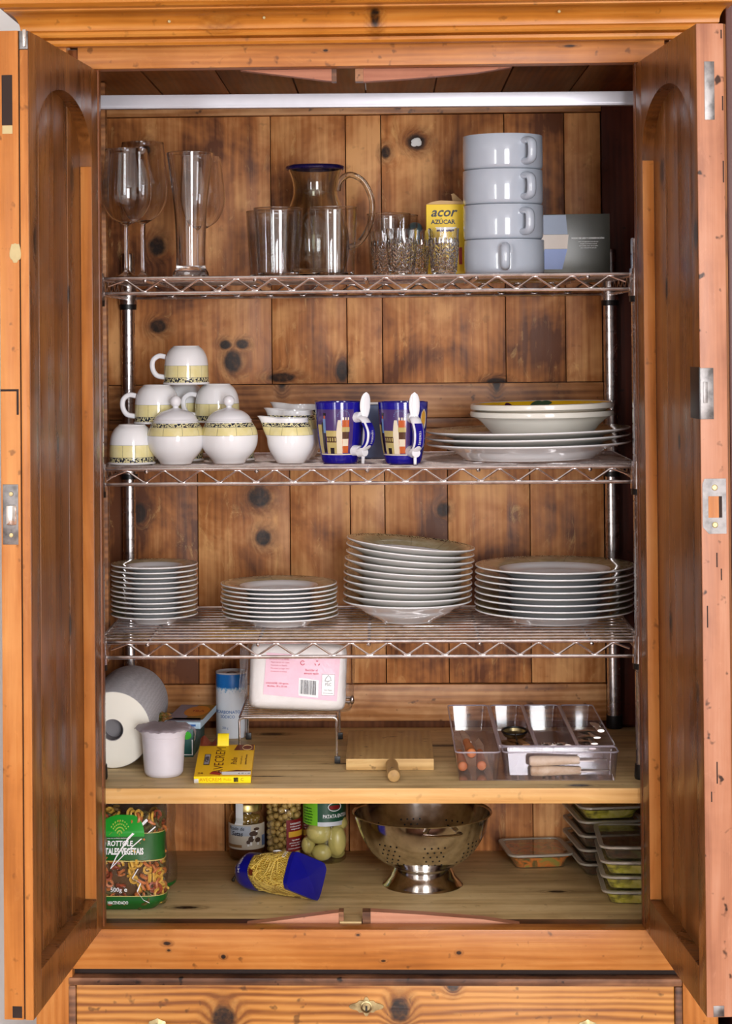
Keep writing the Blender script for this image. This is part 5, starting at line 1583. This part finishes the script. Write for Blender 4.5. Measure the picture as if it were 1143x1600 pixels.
j1, rf1 = jar('mushroom_jar', 'small gold lidded jar of mushrooms with a pale label', (-0.2293, 0.352, ZB), 0.0332, 0.094, True)
MB().lathe([(0, 0.003), (0.030, 0.004), (0.0318, 0.009), (0.0318, 0.040), (0, 0.041)], 40).obj('dark_sauce', plain('mushroom_sauce', (88, 40, 18), 0.3, var=0.2), j1)
random.seed(2)
mu = None
for i in range(46):
    a = random.uniform(0, 2 * pi); z = random.uniform(0.042, 0.078); r = random.uniform(0.012, 0.0245) * (1 if z < 0.068 else 0.9)
    if mu is None:
        mu = MB().ball((0, 0, 0), 0.0066, 10, (1.15, 1, 0.7)).obj('mushroom', plain('pickled_mushroom', (168, 132, 62), 0.25, var=0.2), j1, (r * sin(a), -r * cos(a), z)); o = mu
    else: o = dup(mu, (r * sin(a), -r * cos(a), z), parent=j1)
    o.rotation_euler = (random.uniform(0, 3), random.uniform(0, 3), 0)
M['paperlabel'] = plain('pale_jar_label', (206, 196, 178), 0.5, var=0.08)
wrap(rf1, -1.35, 1.35, 0.0215, 0.0665, M['paperlabel'], j1, 'label', 0.0005)
wrap(rf1, -0.95, 0.30, 0.046, 0.064, plain('blueish_print', (176, 184, 196), 0.5), j1, 'printed_field', 0.0008)
txt('Picado de', 0.0085, M['ink'], j1, on_can(0.0332, -0.55, 0.0590, eps=0.0012), 0.01, 0.2)
txt('Setas', 0.0110, M['ink'], j1, on_can(0.0332, -0.48, 0.0495, eps=0.0012), 0.02, 0.2)
ms = plain('mushroom_print', (84, 58, 44), 0.5, var=0.2)
for a, z, w_, h in ((0.45, 0.050, 0.5, 0.010), (0.30, 0.040, 0.3, 0.012), (0.70, 0.038, 0.35, 0.010), (0.15, 0.035, 0.2, 0.008), (0.62, 0.058, 0.35, 0.006)):
    wrap(rf1, 0, 1, 0, 1, ms, j1, 'picture', 0.0010, 8, 6, shape=lambda u, v: (a + (u - 0.5) * w_ * sqrt(max(0.01, 1 - (2 * v - 1) ** 2)), z + (v - 0.5) * h))
    wrap(rf1, a - 0.05, a + 0.06, z - h * 0.9, z - h * 0.4, M['whiteink'], j1, 'picture', 0.0012)
wrap(rf1, 1.0, 1.33, 0.026, 0.045, plain('blue_block', (110, 130, 170), 0.5, var=0.2), j1, 'barcode_block', 0.0009)
wrap(rf1, -1.2, -0.2, 0.025, 0.030, plain('tan_print', (150, 112, 70), 0.5), j1, 'printed_line', 0.0009)
wrap(lambda z: 0.0339 if z < 0.07 else 0.0300, -0.62, -0.14, 0.066, 0.104, M['whiteink'], j1, 'paper_seal', 0.0008, shape=None)

j2, rf2 = jar('chickpea_jar', 'tall jar of chickpeas with a dark red label', (-0.1612, 0.356, ZB), 0.0332, 0.118, True)
random.seed(4)
cp_ = None; done = []
tries = 0
while len(done) < 120 and tries < 6000:
    tries += 1
    a = random.uniform(-1.9, 1.9); z = random.uniform(0.008, 0.100); r = random.choice((0.0265, 0.0265, 0.020))
    p = Vector((r * sin(a), -r * cos(a), z))
    if any((p - q).length < 0.0098 for q in done): continue
    done.append(p)
    if cp_ is None:
        cp_ = MB().ball((0, 0, 0), 0.0058, 12, (1, 1, 0.94)).obj('chickpea', plain('chickpea_skin', (206, 170, 98), 0.35, var=0.12), j2, p); o = cp_
    else: o = dup(cp_, p, parent=j2)
    s_ = random.uniform(0.9, 1.12); o.scale = (s_, s_, s_)
MB().lathe([(0, 0.004), (0.0150, 0.004), (0.0150, 0.1), (0, 0.1)], 24).obj('brine', plain('chickpea_brine', (150, 112, 52), 0.3), j2)
M['redlabel'] = plain('dark_red_label', (126, 20, 24), 0.4, var=0.05)
wrap(rf2, 0.18, 1.45, 0.0165, 0.0735, M['redlabel'], j2, 'label', 0.0005)
for i, (s_, z, h) in enumerate((('GARBANZOS', 0.0665, 0.0042), ('cocidos al natural', 0.0615, 0.0036), ('categoría extra', 0.057, 0.0036), ('Ingredientes', 0.037, 0.0038), ('garbanzos, agua y sal', 0.032, 0.0034), ('peso neto 400 g', 0.0275, 0.0034), ('consumir preferentemente', 0.022, 0.003))):
    txt(s_, h, M['whiteink'], j2, on_can(0.0332, 0.75, z, eps=0.0011), 0.02)
wrap(rf2, 0.30, 1.4, 0.0425, 0.0525, plain('amber_strip', (222, 170, 50), 0.4), j2, 'printed_strip', 0.0009)

j3, rf3 = jar('potato_jar', 'large jar of whole potatoes with a green and white label', (-0.0861, 0.335, ZB), 0.0388, 0.165, True)
M['potato'] = plain('peeled_potato', (206, 190, 112), 0.35, var=0.1)
for px, py, y, rx, rz_ in ((499, 1298, -0.017, 20, 18), (527, 1311, -0.018, 14.5, 25), (503.5, 1329, -0.019, 16, 13), (482, 1319, -0.012, 11, 14), (531, 1284, -0.010, 13, 12), (487, 1281, 0.0, 11, 12), (513, 1275, -0.008, 16, 13), (510, 1310, 0.016, 20, 18), (492, 1335, 0.010, 12, 9), (526, 1335, 0.008, 13, 9)):
    MB().ball(((px - 507.5) / 862, y, (1344.5 - py) / 862), 1.0, 20, (rx / 862, min(rx, rz_) / 862, rz_ / 862)).obj('potato', M['potato'], j3)
wrap(rf3, -1.5, -0.30, 0.0700, 0.125, plain('lime_label', (122, 196, 40), 0.4, var=0.06), j3, 'label', 0.0005)
wrap(rf3, -0.30, 1.5, 0.0765, 0.125, plain('bottle_green_label', (24, 76, 52), 0.4, var=0.06), j3, 'label', 0.0005)
wrap(rf3, -0.30, 1.5, 0.0690, 0.0765, plain('grey_white_label', (210, 212, 216), 0.4), j3, 'label', 0.0005)
txt('PATATA ENTERA', 0.0088, M['whiteink'], j3, on_can(0.0388, 0.62, 0.0865, eps=0.0011), 0.02, 0, 0.8)
for i in range(6): txt(['ingredientes', 'patatas, agua', 'sal y acidulante', 'origen España', 'conservar en', 'lugar fresco'][i], 0.0042, M['baggreen'], j3, on_can(0.0388, -0.85, 0.1 - i * 0.0052, eps=0.0011), 0.03)
lg = MB().tube([on_can(0.0388, 0.52, 0.1035, eps=0.0015)(0.013 * cos(2 * pi * i / 24), 0.0075 * sin(2 * pi * i / 24)) for i in range(24)], 0.0008, 6, closed=True)
lg.obj('emblem_ring', M['whiteink'], j3)
wrap(rf3, 0.25, 0.78, 0.099, 0.106, M['redlabel'], j3, 'emblem_field', 0.0012)

# blue bag of fine noodles lying on its side
nb = thing('noodle_bag', 'blue and clear bag of fine yellow noodles lying on its side', 'pasta bag', (0, 0, 0))
A0, A1 = Vector((-0.2360, 0.165, 0.566)), Vector((-0.1075, 0.050, 0.5860))
ax = (A1 - A0).normalized(); sdv = ax.cross(Vector((0, 0, 1))).normalized(); upv = sdv.cross(ax).normalized()
# sdv points to the right/front side as seen from the open end
ROT = radians(27)
e1 = sdv * cos(ROT) + upv * sin(ROT); e2 = -sdv * sin(ROT) + upv * cos(ROT)
Ln = (A1 - A0).length


def nbag(u, t_, e=0.0):
    a = 2 * pi * u
    g = min(1.0, max(0.0, (t_ - 0.06) / 0.26)); g = sin(g * pi / 2) ** 0.8
    ha = 0.006 + 0.036 * g; hb_ = 0.006 + 0.026 * g
    ex = 2 / (2 + 5 * max(0.0, t_ - 0.45) / 0.55)
    sg = lambda q: math.copysign(abs(q) ** ex, q)
    wv_ = 1 + 0.03 * sin(6 * a + 9 * t_) * (1 - 0.6 * t_)
    c = A0 + ax * (Ln * t_) + Vector((0, 0, -0.012 * (1 - g)))
    p = c + e1 * (ha * wv_ + e) * sg(cos(a)) + e2 * (hb_ * wv_ + e) * sg(sin(a))
    if p.z < ZB + 0.0008: p.z = ZB + 0.0008
    return p


def nb_patch(t0, t1, mat, name, e=0.0, ends=None):
    m = MB().grid(lambda u, v: nbag(u, t0 + (t1 - t0) * v, e), 64, 12, True)
    return m.obj(name, mat, nb, ang=50)


t = NT('noodle_filling')
P = t.obj()
n1 = t.n('ShaderNodeTexWave', wave_type='BANDS', bands_direction='DIAGONAL'); n1.inputs['Scale'].default_value = 130; n1.inputs['Distortion'].default_value = 14; n1.inputs['Detail'].default_value = 2; n1.inputs['Detail Scale'].default_value = 0.8
t.put(n1.inputs['Vector'], P)
t.base(t.ramp(n1.outputs[1], [(0.15, lin((170, 126, 30))), (0.45, lin((226, 182, 60))), (0.8, lin((250, 222, 110)))]), 0.4)
t.bump(n1.outputs[1], 0.6, 0.002)
nb_patch(0.40, 0.97, t.m, 'noodle_filling', -0.0025)
ns = MB()
random.seed(9)
for i in range(240):
    u = random.uniform(0, 1); tt_ = random.uniform(0.44, 0.90); du = random.uniform(-0.09, 0.09); dt = random.uniform(-0.16, 0.16)
    pts = [nbag(u + du * k / 4, min(max(tt_ + dt * (k / 4 - 0.5), 0.42), 0.95), -0.0016 + 0.0008 * sin(k + i)) for k in range(5)]
    ns.tube(pts, 0.0008, 5)
ns.obj('noodles', plain('fine_noodles', (252, 220, 110), 0.4, var=0.1), nb)['kind'] = 'stuff'
M['bagblue'] = plain('deep_blue_bag', (14, 16, 128), 0.28, var=0.08)
nb_patch(0.14, 0.42, M['bagblue'], 'blue_band')
nb_patch(0.945, 1.0, M['bagblue'], 'blue_band')
nb_patch(0.41, 0.95, M['bagfilm'], 'clear_window', 0.0003)
nb_patch(0.0, 0.16, film('crinkled_bag_neck', (0.95, 0.92, 0.86), 0.12, 0.25, (190, 160, 130), 0.12, 1.0, 70), 'twisted_neck')
cap = MB().grid(lambda u, v: (nbag(u, 1.0) - (A1)) * (1 - v) + A1 + ax * (0.004 * v), 64, 6, True)
cap.obj('folded_end', M['bagblue'], nb, ang=50)
cl = MB()
for k in range(3): cl.ball(A0 + Vector((-0.004 + 0.003 * k, -0.004 * k, -0.017 + 0.005 * k)), 0.0035, 8)
cl.obj('clip', M['oldmetal'], nb)


def nbt(u0, t0):
    return lambda a, b: nbag(u0 - b / 0.24, t0 + a / Ln, 0.0008)


def nbt2(u0, t0):   # reading around the bag
    return lambda a, b: nbag(u0 - a / 0.23, t0 + b / Ln, 0.0008)


txt('FIDEO', 0.0135, M['whiteink'], nb, nbt2(0.02, 0.20), 0.0)
txt('CABELLÍN', 0.0085, M['whiteink'], nb, nbt2(0.02, 0.29), 0.0)
txt('FIDEO', 0.0120, M['whiteink'], nb, nbt2(0.10, 0.87), 0.0)
nm = MB().grid(lambda u, v: nbag(0.93 + 0.045 * u, 0.44 + 0.06 * v, 0.0008), 4, 4); nm.obj('barcode', M['brown'], nb, fix=False)
rg = MB().tube([nbag(0.20 + 0.030 * cos(2 * pi * i / 24), 0.66 + 0.045 * sin(2 * pi * i / 24), 0.0012) for i in range(24)], 0.0011, 6, closed=True)
rg.obj('round_emblem', M['whiteink'], nb)

# colander
cd = thing('colander', 'polished steel colander on a flared foot', 'colander', (0.0883, 0.176, ZB))
cpr = sp2([(0.0, 0.0280), (0.035, 0.0285), (0.058, 0.0345), (0.083, 0.0515), (0.1020, 0.0770), (0.1130, 0.1040), (0.1180, 0.1225)], 6)
cin = [(max(r - 0.0012, 0), z + 0.0008) for r, z in cpr[::-1]]
MB().lathe(cpr + [(0.1205, 0.1232), (0.1215, 0.1245), (0.1200, 0.1256), (0.1172, 0.1240)] + cin[1:], 96).obj('bowl', M['steel'], cd, ang=50)
MB().lathe([(0.0480, 0.0318), (0.0500, 0.0300), (0.0560, 0.0160), (0.0660, 0.0035), (0.0695, 0.0010), (0.0700, 0.0), (0.0685, 0.0004), (0.0550, 0.0150), (0.0490, 0.0300)], 72).obj('foot', M['steel'], cd, ang=50)
for sgn in (0, pi):
    hp = smoothp([(-0.030, -0.1155, 0.112), (-0.026, -0.128, 0.113), (-0.014, -0.139, 0.114), (0.0, -0.142, 0.1145), (0.014, -0.139, 0.114), (0.026, -0.128, 0.113), (0.030, -0.1155, 0.112)], 5)
    MB().tube(hp, 0.0052, 10, sq=0.5).xf(Matrix.Rotation(sgn + 0.28, 4, 'Z')).obj('handle', M['steel'], cd)
ho = MB()
crr = prof_r(sorted([(r, z) for r, z in cpr[4:]], key=lambda q: q[1]))
for cl_ in range(8):
    th0 = 2 * pi * cl_ / 8 + 0.24
    for r_ in range(5):
        for c_ in range(4 - (r_ % 2)):
            z = 0.052 + 0.0085 * r_
            th = th0 + (c_ - 2 + 0.5 * (r_ % 2)) * 0.0115 / crr(z)
            R_ = crr(z); dz = 0.001; sl = (crr(z + dz) - crr(z - dz)) / (2 * dz)
            nrm = Vector((sin(th), -cos(th), -sl)).normalized(); tu = Vector((cos(th), sin(th), 0)); tv = nrm.cross(tu)
            c = Vector((R_ * sin(th), -R_ * cos(th), z))
            for off in (0.0004, -0.0018):
                ho.face([ho.v(c + nrm * off + (tu * cos(k * pi / 4) + tv * sin(k * pi / 4)) * 0.0017) for k in range(8)])
label_on(ho.obj('drain_holes', M['black'], cd, smooth=False, fix=False), 'clusters of dark round drain holes')['kind'] = 'stuff'

# clear food boxes
M['boxplastic'] = film('food_box_plastic', (0.95, 0.94, 0.9), 0.07, 0.08, (170, 160, 130), 0.10)
M['lidplastic'] = film('food_box_lid', (0.90, 0.88, 0.84), 0.10, 0.08, (180, 170, 150), 0.05)
M['lidrim'] = film('food_box_lid_rim', (0.85, 0.83, 0.78), 0.18, 0.55, (186, 176, 160), 0.15)


def food_box(loc, rz, w_, d_, h, label, ink, group=None):
    f = thing('food_box', label, 'food box', loc, rz, group)
    m = shell(MB(), -w_ / 2 + 0.006, w_ / 2 - 0.006, -d_ / 2 + 0.006, d_ / 2 - 0.006, 0.0004, h - 0.0028, 0.018, 0.008)
    bt = [m.v((p[0], p[1], 0.0005)) for p in rrect(-w_ / 2 + 0.014, w_ / 2 - 0.014, -d_ / 2 + 0.014, d_ / 2 - 0.014, 0.014)]
    m.face(bt)
    m.obj('tray', M['boxplastic'], f)
    c = shell(MB(), -w_ / 2 + 0.0085, w_ / 2 - 0.0085, -d_ / 2 + 0.0085, d_ / 2 - 0.0085, 0.0012, h - 0.008, 0.016, 0.008)
    n_ = 10
    c.grid(lambda u, v: (-w_ / 2 + 0.010 + (w_ - 0.020) * u, -d_ / 2 + 0.010 + (d_ - 0.020) * v, h - 0.008 + 0.0022 * sin(17 * u + 5 * v) * sin(13 * v + 3 * u)), 16, 16)
    c.obj('leftovers', ink, f)
    P = rrect(-w_ / 2, w_ / 2, -d_ / 2, d_ / 2, 0.020)
    Q = rrect(-w_ / 2 + 0.0075, w_ / 2 - 0.0075, -d_ / 2 + 0.0075, d_ / 2 - 0.0075, 0.014)
    l = MB(); l.face([l.v((x_, y_, h - 0.0016)) for x_, y_ in Q])
    ld = l.obj('lid', M['lidplastic'], f, fix=False)
    rm = MB()
    lv = [(Q, h - 0.0016), (Q, h - 0.0004), (P, h - 0.0004), (P, h - 0.0040), (Q, h - 0.0036)]
    rings = [[rm.v((x_, y_, z)) for x_, y_ in q] for q, z in lv]
    for A, B in zip(rings, rings[1:]):
        for i in range(len(A)): rm.face([A[i], A[(i + 1) % len(A)], B[(i + 1) % len(B)], B[i]])
    rm.obj('lid_rim', M['lidrim'], ld)
    return f


def food(name, a, b, c_):
    t = NT(name); nz = t.noise(t.obj(), 48, 3, 0.5, 0.6)
    t.base(t.ramp(nz, [(0.36, lin(a)), (0.5, lin(b)), (0.64, lin(c_))]), 0.45)
    return t.m


FO = food('orange_green_leftovers', (90, 80, 20), (226, 120, 30), (160, 150, 60))
FG = food('green_leftovers', (110, 106, 14), (200, 190, 50), (222, 210, 120))
FD = food('dark_leftovers', (24, 16, 12), (74, 26, 18), (90, 84, 44))
food_box((0.2945, 0.327, ZB), 0.13, 0.118, 0.128, 0.027, 'flat clear food box lying alone beside the colander', FO)
HB = 0.0246
fw = ['lowest food box of the front stack beside the door', 'second food box up in the front stack by the door', 'third food box up in the front stack by the door', 'topmost food box of the front stack, its dark contents seen through the lid']
for k in range(4):
    food_box((0.4440 - 0.0012 * k, 0.1180 + 0.0015 * (k % 2), ZB + HB * k), -0.03, 0.114, 0.168, HB - 0.0004, fw[k], FD if k == 3 else FG, 'front stack of food boxes')
rw = ['lowest food box of the rear stack against the back planks', 'second food box up in the rear stack', 'third food box up in the rear stack', 'fourth food box up in the rear stack', 'topmost food box of the rear stack, close under the shelf']
for k in range(5):
    food_box((0.4130 - 0.001 * (k % 2), 0.3000, ZB + HB * k), 0.12, 0.116, 0.170, HB - 0.0004, rw[k], FG if k == 4 else FD, 'rear stack of food boxes')
